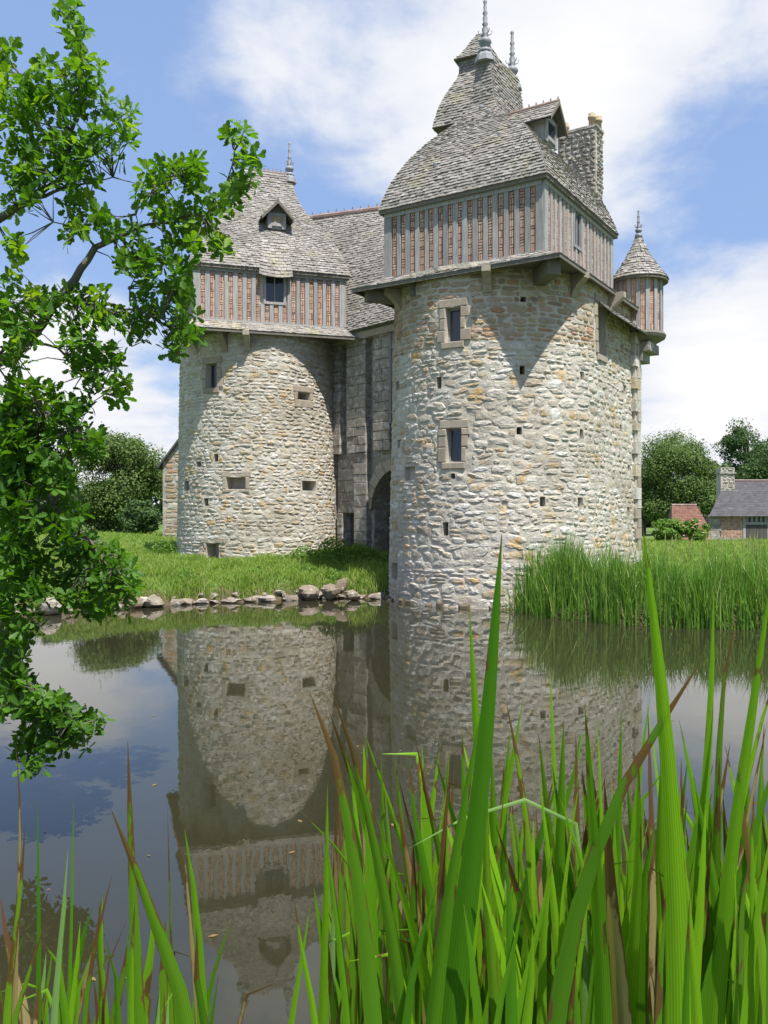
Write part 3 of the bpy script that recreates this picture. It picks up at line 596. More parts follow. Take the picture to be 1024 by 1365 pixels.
# stair turret with a roof of its own behind the ridge
SR = Vector((.1115 * 31.2, 31.2, 0)); us = Vector((.90, -.436, 0)).normalized(); vs_ = Vector((.436, .90, 0)).normalized()
stt = MB(); stt.box(SR, us, vs_, up, -.95, .95, -.95, .95, 9.0, 16.7); stw = stt.build('stair_turret', m_deck, TR)
lap = MB()
for k in range(4):
    ex, n = ((us, -vs_), (vs_, us), (-us, vs_), (-vs_, -us))[k]
    shingles(lap, lambda u, v, ex=ex, n=n: SR + n * .96 + ex * (2 * u - 1) * .96 + up * lerp(15.0, 16.75, v), 14, .17, rg, out=lambda p, n=n: n)
lap.build('shingles', m_shingle, stw, kind='stuff')
rs = RectRoof((SR.x, SR.y), us, vs_, 1.30, 1.30, .56, .56, 16.45, 19.1, [(0, 1), (.1, .95), (.3, .78), (.5, .5), (.62, .28), (.72, .1), (.8, .02), (1, 0)]); rect_roof(rs, TR, rg, 26, .17, name='stair_roof')
rs2 = RectRoof((SR.x, SR.y), us, vs_, .72, .72, .06, .06, 19.02, 20.15, [(0, 1), (.2, .74), (1, 0)]); rect_roof(rs2, TR, rg, 11, .16, name='stair_cap_roof')

# dormers: gabled, with shingled side roofs
def dormer(o, n, wd, hb, hr, dep, parent, label, rg, tile=True):
    ex = Vector((-n.y, n.x, 0)); d = MB(); hw = wd / 2
    d.box(o, ex, -n, up, -hw, hw, .02, dep, 0, hb, .3); dm = d.build('dormer', m_timber, parent, label=label)
    g = MB(); g.add([o + ex * -hw - n * .0 + up * hb, o + ex * hw + up * hb, o + up * hr], ((0, 1, 2),)); g.build('gable', m_beam, dm)
    wn = MB(); wn.box(o, ex, n, up, -hw + .16, hw - .16, -.02, .012, .22, hb - .12); wn.build('window', m_pot if tile is False else m_glass, dm)
    for (x0, x1, z0, z1) in ((-hw, -hw + .15, 0, hb), (hw - .15, hw, 0, hb), (-hw + .15, hw - .15, hb - .13, hb), (-hw + .15, hw - .15, .1, .22)):
        fr = MB(); fr.box(o, ex, n, up, x0, x1, -.03, .05, z0, z1); fr.build('frame', m_timber, dm)
    ov = .28; eo = hw + ov; sl = (hr - hb) / hw; ze = hb - ov * sl
    sh = MB(); rb = MB()
    for sd in (-1, 1):
        f = lambda u, v, sd=sd: o + ex * (sd * eo * (1 - v)) + n * lerp(.3, -dep, u) + up * (lerp(ze, hr, v) + .04)
        shingles(sh, f, 6, .17, rg); rb.add([f(0, 0) - up * .05, f(1, 0) - up * .05, f(1, 1) - up * .05, f(0, 1) - up * .05], ((0, 1, 2, 3),))
        bb = MB(); bb.add([o + ex * (sd * eo) + n * .31 + up * (ze - .07), o + n * .31 + up * (hr - .07), o + n * .31 + up * (hr + .06), o + ex * (sd * eo) + n * .31 + up * (ze + .05),
                           o + ex * (sd * eo) + n * .25 + up * (ze - .07), o + n * .25 + up * (hr - .07), o + n * .25 + up * (hr + .06), o + ex * (sd * eo) + n * .25 + up * (ze + .05)],
                          ((0, 1, 2, 3), (4, 7, 6, 5), (0, 4, 5, 1), (3, 2, 6, 7))); bb.build('barge_board', m_beam, dm)
    rb.build('dormer_roof_deck', m_deck, dm); sh.build('shingles', m_shingle, dm, kind='stuff')
    rt = MB(); rt.tube([o + n * .3 + up * (hr + .06), o - n * dep + up * (hr + .06)], [.06, .06], 7)
    for q in range(9): rt.tube([o + n * lerp(.25, -dep, q / 8) + up * (hr + .1), o + n * lerp(.25, -dep, q / 8) + up * (hr + .2)], [.03, .02], 5)
    rt.build('ridge_crest', m_ridge, dm)
    return dm
def roof_at(rr, k, x, y):
    best = None
    for i in range(41):
        for j in range(81):
            p = rr.face(k)(i / 40, j / 80); e = ((p.x / p.y * F + 512 - x) ** 2 + (HY - (p.z - CAMZ) / p.y * F - y) ** 2)
            if best is None or e < best[0]: best = (e, p)
    return best[1]
dormer(roof_at(rrR, 1, 731, 192) + dU * .12, dU, .9, .82, 1.28, 1.7, TR, 'gabled dormer high on the shingle roof', rg)

# chimney stack
co = px(774, 300, 31.6); co.z = 0; chm = MB(); chm.box(co, dU, dR, up, -.72, .72, -.36, .36, 9.0, 16.65); ch = chm.build('chimney', m_mortar, TR)
for (n_, e_, hl, ds_) in ((-dR, dU, .72, .36), (dU, dR, .36, .72)):
    o = co + n_ * ds_ - e_ * hl; Wc = Flat((o.x, o.y), (e_.x, e_.y)); Wc.n = n_
    lay_stones(Wc, 0, 2 * hl, 12.6, 16.6, [], ch, rg, course=lambda z: (.13, .2), wid=(.2, .4), kind=lambda z: ('c', m_ashlar), single=70, wob=0)
cp = MB(); cp.box(co, dU, dR, up, -.77, .77, -.41, .42, 16.65, 16.74); cp.build('chimney_coping', m_ashlar, ch)
for k, (q, w_) in enumerate(((.5, -.15), (.62, .22), (-.6, .1))):
    pt = MB(); pt.lathe(co + dU * q + dR * w_ + up * 16.74, [(.12, 0), (.11, .28), (.15, .32), (.15, .40), (.10, .42), (.13, .5), (.02, .56)], 10); pt.build('chimney_pot', m_pot, ch, smooth=True)

# roof over the rear flank
fz = lambda u, v: WR.P(-lerp(.4, 4.6, u), 0) + dU * lerp(.35, -3.2, v) + up * (8.75 + 5.2 * v - .6 * math.sin(math.pi * v))
rb = deck_of(fz, 4, 8); rfl = rb.build('rear_roof', m_deck, TR); sh = MB(); shingles(sh, lambda u, v: fz(u, v) + up * .02, 34, .17, rg); sh.build('shingles', m_shingle, rfl, kind='stuff')

# corner turret (bartizan)
tcn = Vector((.2957 * 30.1, 30.1, 0)); tr_ = .80
tb = MB(); tb.lathe(tcn, [(tr_ - .05, 8.98), (tr_ - .05, 10.98)], 40); tur = tb.build('corner_turret', m_cream, TR, label='small round brick and timber turret on the back corner')
bk = MB(); nst = 16
for k in range(nst):
    a0 = 2 * math.pi * k / nst; a1 = a0 + .5 * 2 * math.pi / nst * .86; V = []
    sb = MB(); aa = [a0 + (a1 - a0) * q / 2 for q in range(3)]
    V = [tcn + Vector((math.cos(a) * r_, math.sin(a) * r_, z)) for z in (9.0, 10.95) for r_ in (tr_ - .05, tr_ + .02) for a in aa]
    sb.add(V, ((3, 4, 10, 9), (4, 5, 11, 10), (0, 3, 9, 6), (5, 2, 8, 11), (0, 1, 4, 3), (1, 2, 5, 4)), rg.random()); sb.build('stud', m_timber, tur)
    b0 = a1 + .015; b1 = a0 + 2 * math.pi / nst - .015; z = 9.02
    while z < 10.9:
        up_ = rg.random() < .5; h = rg.uniform(.15, .2) if up_ else .052; m_ = 2 if up_ else 1
        for q in range(m_):
            c0 = lerp(b0, b1, q / m_) + .008; c1 = lerp(b0, b1, (q + 1) / m_) - .008
            V = [tcn + Vector((math.cos(a) * r_, math.sin(a) * r_, zz_)) for zz_ in (z, min(z + h, 10.92)) for r_ in (tr_ - .06, tr_ - .03) for a in (c0, c1)]
            bk.add(V, ((2, 3, 7, 6), (0, 2, 6, 4), (3, 1, 5, 7), (4, 6, 7, 5), (0, 1, 3, 2)), rg.random())
        z += h + .018
bk.build('brick_nogging', m_brick, tur, kind='stuff')
CONE = [(0, .99), (.06, .93), (.2, .74), (.5, .42), (.8, .17), (1, .07)]
fc = lambda u, v: tcn + Vector((math.cos(2 * math.pi * u), math.sin(2 * math.pi * u), 0)) * interp(v, [p[0] for p in CONE], [p[1] for p in CONE]) + up * lerp(10.84, 12.5, v)
cdk = deck_of(fc, 40, 8); ct = cdk.build('cone_roof', m_deck, TR); sh = MB(); shingles(sh, fc, 15, .16, rg, out=lambda p: (p - tcn - up * (p.z - .4)).normalized(), samples=60); sh.build('shingles', m_shingle, ct, kind='stuff')
fl_ = MB(); fl_.lathe(tcn, [(.99, 10.76), (.99, 10.83), (.7, 10.9)], 40); fl_.build('eave_board', m_beam, ct)
finial(tcn + up * 12.5, .85, TR, r=.10)
bs = MB(); bs.lathe(tcn, [(.2, 8.2), (.45, 8.42), (.62, 8.66), (.88, 8.8), (.92, 8.9), (.88, 8.98)], 32); bs.build('turret_corbel', m_beam, TR)
for k, (z0, z1, q) in enumerate(((8.3, 8.62, .55), (7.98, 8.3, .3))):
    cbm = MB(); cbm.box(tcn, dU, dR, up, -.5, q, -.6, q, z0, z1 - .01); cbm.build('corbel_block', m_ashlar, TR)

# ================================================================== LEFT TOWER
LC = (-5.25, 36.15); uL = Vector((.952, .304, 0)).normalized(); vL = Vector((-.304, .952, 0)).normalized(); LA = 2.95
TL = thing('stone_tower', 'round stone tower on the grassy bank, with timber storey, small dormer and window', 'tower', Vector((LC[0], LC[1], .9)))
rg = random.Random(23)
WL = Round(LC, 3.34, 3.2, 10.0, R(40), zb=.5)
SL1 = WL.rm * R(250)
winL = holes_from(WL, [(275, 484, 289, 517)], .4)
hl = holes_from(WL, [(397, 523, 413, 533), (302, 636, 327, 652), (403, 641, 421, 654), (275, 724, 292, 745), (285, 605, 291, 615), (262, 615, 268, 622), (272, 664, 278, 674), (246, 641, 252, 654)], .55)
for h in winL: h.append(.28)
hl[0].append(.12); hl[1].append(.1); hl[2].append(.05)
wb = wall_mesh(WL, 0, SL1, .4, 10.0, winL + hl); wallL = wb.build('wall', m_mortar, TL)
lay_stones(WL, .1, SL1, .85, 9.8, winL + hl, wallL, rg, course=lambda z: (.11, .22), wid=(.22, .70), prot=(.01, .034), kind=lambda z: ('r', m_stone))
window(WL, winL[0], TL, rg, mull=False)
for h in (hl[0], hl[1]):
    block(WL, h[0] - .2, h[1] + .2, h[3] + .005, h[3] + .24, -.1, .05, m_dress, TL, 'lintel'); block(WL, h[0] - .15, h[1] + .15, h[2] - .3 if h is hl[0] else h[2] - .12, h[2] - .005, -.1, .05, m_dress, TL, 'sill')
    for sd in (h[0] - .17, h[1] + .01): block(WL, sd, sd + .16, h[2], h[3], -.1, .04, m_dress, TL, 'jamb_stone')
block(WL, hl[3][0] - .25, hl[3][1] + .25, hl[3][3] + .005, hl[3][3] + .2, -.1, .05, m_dress, TL, 'lintel')
q = WL.sz(366, 600)
o_ = Vector((LC[0], LC[1], 0)) - vL * LA; kx = (366 - 512) / F; Yw = (o_.dot(vL)) / (kx * vL.x + vL.y); sx = (Vector((kx * Yw, Yw, 0)) - o_).dot(uL)
timber_storey(LC, uL, vL, LA, LA, ZB - .12, ZI - .05, TL, rg, .36, .16, {0: (sx - .34, sx + .34, 10.95, 12.0)}, 'timber storey with brick strips and a small window')
pent_skirt(LC, uL, vL, LA, LA, .52, ZB - .02, ZS - .05, TL, rg)
for x in (262, 300, 330): corbel(WL, WL.sz(x, 455)[0], ZS - .05, TL, m_dress, .24, .5, .7)
PROFL = [(0, 1), (.06, .965), (.16, .885), (.27, .77), (.37, .645), (.45, .53), (.52, .42), (.6, .31), (.7, .19), (.8, .1), (.9, .04), (1, 0)]
rrL = RectRoof(LC, uL, vL, LA + EV, LA + EV, .95, .10, ZE - .1, 17.1, PROFL, shift=(.35, .0))
roofL = rect_roof(rrL, TL, rg, 52, .16, label='steep bell-shaped roof of weathered shingles with a tiled ridge')
for k in range(4):
    ex, n = ((uL, -vL), (vL, uL), (-uL, vL), (-vL, -uL))[k]; o = Vector((LC[0], LC[1], 0)) + n * (LA + EV); hw = LA + EV
    eb = MB(); eb.box(o, ex, n, up, -hw + .012, hw - .07, -.09, -.01, ZE - .21, ZE - .105); eb.build('eave_board', m_beam, roofL)
rt = MB(); rt.tube([roof_pt(rrL, -.95, 0, 17.12), roof_pt(rrL, .95, 0, 17.12)], [.1, .1], 8); rt.build('ridge_cap', m_ridge, roofL)
crest = MB()
for q in range(10): p = roof_pt(rrL, -.85 + .18 * q, 0, 17.2); crest.tube([p, p + up * .13], [.03, .025], 5)
crest.build('ridge_crest', m_ridge, roofL, kind='stuff')
for la in (-.95, .95):
    cap = MB(); p = roof_pt(rrL, la, 0, 17.05); cap.lathe(p, [(.30, -.26), (.26, -.05), (.14, .12), (.1, .16)], 8); cap.build('lead_cap', m_lead, roofL); finial(roof_pt(rrL, la, 0, 17.2), 1.35, roofL, r=.15)
dormer(roof_at(rrL, 0, 369, 306) - vL * .15, -vL, .72, .62, 1.0, 1.5, TL, 'tiny gabled dormer on the left tower roof', rg, tile=False)
for (k, u_, h_) in ((0, .25, .10), (0, .77, .12), (0, .62, .72), (0, .45, .8)):
    q = rrL.face(k)(u_, h_); vb = MB(); vb.lathe(q, [(.07, -.04), (.08, .05), (.05, .09), (.0, .1)], 8); vb.build('roof_vent', m_lead, roofL)
# hood of shingles swept down over the window
def hood(u, v):
    x = 2 * u - 1; uu = .5 + (sx + x * (.66 - .12 * v)) / (2 * (LA + EV)); hh = lerp(-.0, .26, v)
    p = rrL.face(0)(uu, hh); k = max(0, 1 - v) ** 1.5; return p - vL * (.03 + .24 * k * (1 - .6 * x * x)) + up * (-.42 * k * (1 - .3 * x * x) + .03)
hd = deck_of(hood, 8, 8); hb = hd.build('window_hood', m_deck, roofL); sh = MB(); shingles(sh, hood, 12, .18, rg, out=lambda p: -vL + up); sh.build('shingles', m_shingle, hb, kind='stuff')

# ================================================================== GATE RANGE BETWEEN THE TOWERS
GT = thing('gate_range', 'stone gate range between the two towers with arched gateway and drawbridge slots', 'gatehouse', Vector((-.5, 33.6, .8)))
rg = random.Random(31)
A_ = Vector((-2.75, 36.05, 0)); B_ = Vector((1.75, 31.0, 0)); WG = Flat((A_.x, A_.y), ((B_ - A_).x, (B_ - A_).y)); GL = (B_ - A_).length
if WG.n.y > 0: WG.n = -WG.n
GS = lambda x, y=600: WG.sz(x, y)[0]
GZ_ = lambda y, x=480: WG.sz(x, y)[1]
# arched opening: left springing seen at x = 490, crown near 528
sA = GS(490); sC = GS(529); rA = sC - sA; zC = GZ_(622, 525); zSp = zC - rA * .95
ztop = 9.95; D0 = -.32; gb = MB(); ncol = 64; prev = None
def zlow(s_):
    if sA < s_ < sA + 2 * rA: return zSp + (zC - zSp) * math.sqrt(max(0, 1 - ((s_ - sC) / rA) ** 2))
    return .3
dS0, dS1 = GS(452), GS(467); zD = GZ_(684, 460)
cs = sorted(set(list(np.linspace(-.2, GL, 60)) + [sA, sA + 2 * rA, dS0, dS1] + list(np.linspace(sA, sA + 2 * rA, 24))))
for i in range(len(cs) - 1):
    a, b_ = cs[i], cs[i + 1]; m_ = (a + b_) / 2
    za, zb_ = (zlow(a), zlow(b_)) if sA < m_ < sA + 2 * rA else (.3, .3)
    if sA < m_ < sA + 2 * rA and a <= sA: za = zSp
    if sA < m_ < sA + 2 * rA and b_ >= sA + 2 * rA: zb_ = zSp
    if dS0 - 1e-6 < m_ < dS1: za = zb_ = zD
    gb.quad(WG.P(a, za, D0), WG.P(b_, zb_, D0), WG.P(b_, ztop, D0), WG.P(a, ztop, D0))
    if sA < m_ < sA + 2 * rA: gb.quad(WG.P(a, za, D0), WG.P(b_, zb_, D0), WG.P(b_, zb_, D0 - 4), WG.P(a, za, D0 - 4))
for s_ in (sA, sA + 2 * rA): gb.quad(WG.P(s_, .3, D0), WG.P(s_, zSp, D0), WG.P(s_, zSp, D0 - 4), WG.P(s_, .3, D0 - 4))
for s_ in (dS0, dS1): gb.quad(WG.P(s_, .3, D0), WG.P(s_, zD, D0), WG.P(s_, zD, D0 - .5), WG.P(s_, .3, D0 - .5))
gb.quad(WG.P(dS0, zD, D0), WG.P(dS1, zD, D0), WG.P(dS1, zD, D0 - .5), WG.P(dS0, zD, D0 - .5))
gw = gb.build('wall', m_ashlar, GT)
pk = (dS1 - dS0) / 4
for k in range(4): block(WG, dS0 + k * pk + .004, dS0 + (k + 1) * pk - .004, .5, zD - .02, D0 - .5, D0 - .3 + rg.uniform(0, .015), m_door, GT, 'door_plank')
gk = rA * 2 / 9
for k in range(9): block(WG, sA + k * gk + .006, sA + (k + 1) * gk - .006, .4, zC, D0 - 3.2, D0 - 3.05 + rg.uniform(0, .02), m_door, GT, 'gate_plank')
# coursed blocks in the reveal of the arch
z = .4
while z < zSp - .1:
    hq = rg.uniform(.35, .5); mb = MB(); p = WG.P(sA + .002, z, D0)
    for d0 in (0, .7, 1.4, 2.1):
        rv = MB(); rv.box(WG.P(sA, 0, D0), WG.e, -WG.n, up, 0, .03 + rg.uniform(0, .02), d0 + .01, d0 + .69, z + .008, min(z + hq, zSp) - .008, rg.random()); rv.build('reveal_block', m_ashlar, GT)
    z += hq
for k in range(12):         # voussoirs
    t0, t1 = math.pi * (1 - k / 12), math.pi * (1 - (k + 1) / 12); vb = MB(); V = []
    for d_ in (D0 - .05, D0 + .14):
        for t_, r_ in ((t0 - .008, 1.0), (t1 + .008, 1.0), (t1 + .008, 1.26), (t0 - .008, 1.26)):
            V.append(WG.P(sC + rA * r_ * math.cos(t_), zSp + (zC - zSp) * r_ * math.sin(t_), d_))
    vb.add(V, ((0, 3, 2, 1), (4, 5, 6, 7), (0, 1, 5, 4), (1, 2, 6, 5), (2, 3, 7, 6), (3, 0, 4, 7)), rg.random()); vb.build('voussoir', m_dress, GT)
def ashlar_strip(x0, x1, y0, y1, d1, zlo=None, zhi=None, nb=1, d0=D0 - .02):
    s0, s1 = GS(x0), GS(x1); z0 = zlo if zlo is not None else GZ_(y1, (x0 + x1) / 2); z1 = zhi if zhi is not None else GZ_(y0, (x0 + x1) / 2); z = z0; k = 0
    while z < z1 - .02:
        h = min(rg.uniform(.32, .52), z1 - z)
        if z1 - z - h < .15: h = z1 - z
        sp = [s0, s1] if nb == 1 else ([s0, lerp(s0, s1, rg.uniform(.35, .65)), s1] if k % 2 == 0 or rg.random() < .5 else [s0, s1])
        for i in range(len(sp) - 1): block(WG, sp[i] + .005, sp[i + 1] - .005, z + .006, z + h - .006, d0, d1 + rg.uniform(-.012, .012), m_ashlar, GT, 'ashlar_block', bev=.018)
        z += h; k += 1
zmid = GZ_(603, 480)
ashlar_strip(441, 453, 0, 0, 0, zmid, ztop - .05); ashlar_strip(462, 487, 0, 0, 0, zmid, ztop - .05, 2); ashlar_strip(497, 519, 0, 0, 0, zmid, ztop - .05, 2); ashlar_strip(522, 545, 0, 0, 0, zmid, ztop - .05, 2)
ashlar_strip(434, 443, 0, 0, -.05, .5, zmid - .01); ashlar_strip(470, 487, 0, 0, -.05, .5, zmid - .01); ashlar_strip(445, 470, 0, 0, -.2, zD + .01, zmid - .2, 2); ashlar_strip(445, 452, 0, 0, -.16, .5, zD)
ct_ = MB(); ct_.box(WG.o, WG.e, WG.n, up, -.2, GL, D0, .12, ztop - .32, ztop - .06); ct_.build('wall_plate', m_dress, GT)
dpipe = MB(); dpipe.tube([WG.P(GS(520.5), z_, -.02) for z_ in (9.6, 8.5, 7.4, zmid + 1.0)], [.05] * 4, 8); dpipe.build('downpipe', m_lead, GT)
# range roof: warped slope from the gate eave to the ridge, and its back slope
ER = WG.P(GL + .6, ztop + .02, .28); EL = WG.P(-2.2, ztop + .02, .28); RR_ = px(520, 281, 36.6); RL_ = px(360, 291, 38.6); RR_.z = RL_.z = 15.75
def rfun(u, v):
    e = EL.lerp(ER, u); r_ = RL_.lerp(RR_, u); p = e.lerp(r_, v); p.z = lerp(e.z, r_.z, v) - .35 * math.sin(math.pi * v) * (1 - v) * 1.4; return p
rd = deck_of(rfun, 12, 12); rro = rd.build('roof', m_deck, GT); sh = MB(); shingles(sh, rfun, 52, .17, rg, samples=5); sh.build('shingles', m_shingle, rro, kind='stuff')
bk_ = MB(); bkz = [RL_, RR_, RR_ + Vector((2.6, 3.2, -6)), RL_ + Vector((2.6, 3.2, -6))]; bk_.quad(*bkz); bk_.build('back_slope', m_shingle, GT)
bw = MB(); q0, q1 = bkz[3], bkz[2]; bw.quad(Vector((q0.x, q0.y, .3)), Vector((q1.x, q1.y, .3)), q1, q0); bw.build('back_wall', m_mortar, GT)
nrt = 15
for k in range(nrt):
    a, b_ = RL_.lerp(RR_, k / nrt), RL_.lerp(RR_, (k + .98) / nrt); rt = MB(); rt.tube([a + up * .03, b_ + up * .04], [.13, .12], 8, rg.random()); o_ = rt.build('ridge_tile', m_ridge, rro)
    cr_ = MB(); cr_.tube([(a + b_) / 2 + up * .12, (a + b_) / 2 + up * .27], [.045, .03], 5); cr_.build('crest', m_ridge, rro)

# ================================================================== FAR BUILDINGS
rg = random.Random(41)
# stone house behind the left tower, gable to the pond
def hpx(x, Y): return (x - 512) / F * Y
gx0 = hpx(217, 50); hz = 1.25; HS = thing('stone_house', 'grey stone house with steep slate roof half hidden behind the left tower', 'house', Vector((gx0 + 3, 50, hz)))
gm = MB(); wE = 5.75; wR = wE + 4.6; V = [Vector((gx0, 50, .8)), Vector((gx0 + 7, 50, .8)), Vector((gx0 + 7, 50, wE)), Vector((gx0 + 3.5, 50, wR)), Vector((gx0, 50, wE))]
V2 = [p + Vector((0, 9, 0)) for p in V]; gm.add(V + V2, ((0, 1, 2, 3, 4), (9, 8, 7, 6, 5), (0, 4, 9, 5), (1, 6, 7, 2))); hw_ = gm.build('wall', m_ashlar, HS)
Wh = Flat((gx0, 50), (1, 0)); lay_stones(Wh, .05, 2.0, 1.0, 6.3, [(-.1, .0, 5.75, 9, .1)], hw_, rg, course=lambda z: (.2, .34), wid=(.35, .8), kind=lambda z: ('c', m_stone_up), single=60, prot=(.02, .04))
for sd in (0, 1):
    rf = MB(); a = Vector((gx0 - .25 if sd == 0 else gx0 + 7.25, 49.75, wE - .33)); b_ = Vector((gx0 + 3.5, 49.75, wR + .05)); c_ = b_ + Vector((0, 9.5, 0)); d_ = a + Vector((0, 9.5, 0)); t_ = Vector((0, 0, .16))
    rf.add([a, b_, c_, d_, a + t_, b_ + t_, c_ + t_, d_ + t_], ((0, 1, 2, 3), (4, 7, 6, 5), (0, 4, 5, 1), (3, 2, 6, 7), (0, 3, 7, 4))); rf.build('roof_slope', m_slate, HS)
# barn on the right
bx0 = hpx(945, 60); bz = .85; BN = thing('brick_barn', 'low barn of brick and stone with dark slate roof and stone chimney', 'barn', Vector((bx0 + 5, 60, bz)))
bw = MB(); eh = CAMZ - (686 - HY) / F * 60; bw.box(Vector((bx0, 60, 0)), Vector((1, 0, 0)), Vector((0, 1, 0)), up, .0, 11, .05, .6, .4, eh); bw.box(Vector((bx0, 60, 0)), Vector((1, 0, 0)), Vector((0, 1, 0)), up, 2.9, 11, .6, 5.6, .4, eh); bw.build('wall', m_ashlar, BN); o_ = MB(); o_.box(Vector((bx0, 60, 0)), Vector((1, 0, 0)), Vector((0, 1, 0)), up, 2.4, 10.9, .03, .1, eh - 1.9, eh - .01); o_.build('dark_boarding', m_door, BN)
z = bz; k = 0
while z < eh - .05:
    h = min(.42, eh - z); o_ = MB(); o_.box(Vector((bx0, 60, 0)), Vector((1, 0, 0)), Vector((0, 1, 0)), up, -.04, .85 if k % 2 == 0 else .72, -.03, .5, z + .01, z + h - .01, rg.random()); o_.build('quoin', m_ashlar, BN); z += h; k += 1
bkb = MB(); z = bz + .35
while z < eh - .05:
    x = .88 + rg.uniform(-.1, 0)
    while x < 2.35: bkb.box(Vector((bx0, 60, 0)), Vector((1, 0, 0)), Vector((0, 1, 0)), up, x, min(x + .21, 2.35), .0, .1, z, z + .06, rg.random()); x += .225
    z += .075
bkb.build('brickwork', m_brick, BN, kind='stuff')
fo = MB(); fo.box(Vector((bx0, 60, 0)), Vector((1, 0, 0)), Vector((0, 1, 0)), up, .86, 2.4, -.02, .3, bz - .3, bz + .34); fo.build('footing', m_ashlar, BN)
for (x0, x1) in ((2.36, 2.55), (4.05, 4.25), (7.0, 7.2)):
    o_ = MB(); o_.box(Vector((bx0, 60, 0)), Vector((1, 0, 0)), Vector((0, 1, 0)), up, x0, x1, -.05, .2, bz - .2, eh - .02); o_.build('post', m_timber, BN)
dr = MB(); dr.box(Vector((bx0, 60, 0)), Vector((1, 0, 0)), Vector((0, 1, 0)), up, 2.56, 4.04, -.02, .06, bz - .1, eh - .72); dro = dr.build('door', m_door, BN)
for k in range(6): o_ = MB(); o_.box(Vector((bx0, 60, 0)), Vector((1, 0, 0)), Vector((0, 1, 0)), up, 2.58 + k * .243, 2.81 + k * .243, -.045, -.021, bz - .1, eh - .74, rg.random()); o_.build('plank', m_door, dro)
o_ = MB(); o_.box(Vector((bx0, 60, 0)), Vector((1, 0, 0)), Vector((0, 1, 0)), up, 2.4, 7.1, -.08, .1, eh - .7, eh - .52); o_.build('lintel_beam', m_timber, BN)
for k in range(14): o_ = MB(); o_.box(Vector((bx0, 60, 0)), Vector((1, 0, 0)), Vector((0, 1, 0)), up, 2.6 + k * .32, 2.74 + k * .32, -.02, .08, eh - .51, eh - .02); o_.build('stud', m_timber, BN)
rzt = CAMZ + (690 - 641) / F * 62.8
fb = lambda u, v: Vector((lerp(bx0 - .15 + 2.45 * v, bx0 + 11.3, u), lerp(59.6, 62.8, v), lerp(eh - .12, rzt, v)))
sd_ = deck_of(fb, 4, 3); sr = sd_.build('roof', m_slate, BN); sh = MB(); shingles(sh, fb, 16, .3, rg, thick=.014); sh.build('slates', m_slate, sr, kind='stuff')
fb2 = lambda u, v: Vector((lerp(lerp(bx0 + 2.85, bx0 + 2.3, v), bx0 + 11.3, u), lerp(66.0, 62.8, v), lerp(eh - .12, rzt, v))); deck_of(fb2, 4, 3).build('back_slope', m_slate, BN)
fh = lambda u, v: Vector((lerp(bx0 - .15 + 3.0 * u, bx0 + 2.3, v), lerp(lerp(59.6, 66, u), 62.8, v), lerp(eh - .12, rzt, v))); deck_of(fh, 4, 3).build('hip_slope', m_slate, BN)
o_ = MB(); o_.tube([Vector((bx0 + 2.3, 62.8, rzt + .02)), Vector((bx0 + 11.3, 62.8, rzt + .02))], [.1, .1], 7); o_.build('ridge_tile', m_ridge, BN)
chx = hpx(968, 62.2); ck = MB(); ck.box(Vector((chx, 62.3, 0)), Vector((1, 0, 0)), Vector((0, 1, 0)), up, -.5, .5, -.42, .42, 3.6, 6.2); cko = ck.build('chimney', m_mortar, BN)
Wk = Flat((chx - .5, 61.88), (1, 0)); lay_stones(Wk, 0, 1.0, 4.6, 6.2, [], cko, rg, course=lambda z: (.16, .24), wid=(.3, .5), kind=lambda z: ('c', m_ashlar), single=60, prot=(.02, .05), wob=0)
o_ = MB(); o_.box(Vector((chx, 62.3, 0)), Vector((1, 0, 0)), Vector((0, 1, 0)), up, -.6, .6, -.5, .5, 5.75, 5.85); o_.build('chimney_band', m_ashlar, cko)
# lean-to with red tiles
lx0, lx1 = hpx(897, 59), hpx(944, 59); LT = thing('tiled_shed', 'low shed with old red clay tile roof against the barn', 'shed', Vector(((lx0 + lx1) / 2, 59, bz)))
lz0 = CAMZ - (706 - HY) / F * 58.4; lz1 = CAMZ - (674 - HY) / F * 61
o_ = MB(); o_.box(Vector((0, 0, 0)), Vector((1, 0, 0)), Vector((0, 1, 0)), up, lx0 + .1, lx1 - .06, 58.6, 62.5, .4, lz0); o_.build('wall', m_brick, LT)
fl2 = lambda u, v: Vector((lerp(lx0 - .3 + .9 * v, lx1 - .05, u), lerp(58.4, 61, v), lerp(lz0 - .05, lz1, v))); ro = deck_of(fl2, 4, 3).build('roof', m_rtile, LT); sh = MB(); shingles(sh, fl2, 15, .19, rg, thick=.025); sh.build('tiles', m_rtile, ro, kind='stuff')
o_ = MB(); o_.quad(fl2(0, 0), fl2(0, 1), Vector((fl2(0, 1).x, 62.5, lz0)), Vector((fl2(0, 0).x, 62.5, lz0))); o_.build('hip_slope', m_rtile, LT)
for k in range(6): o_ = MB(); a, b_ = fl2(k / 6, 1), fl2((k + .97) / 6, 1); o_.tube([a + up * .03, b_ + up * .05], [.1, .09], 7, rg.random()); o_.build('ridge_tile', m_ridge, LT)

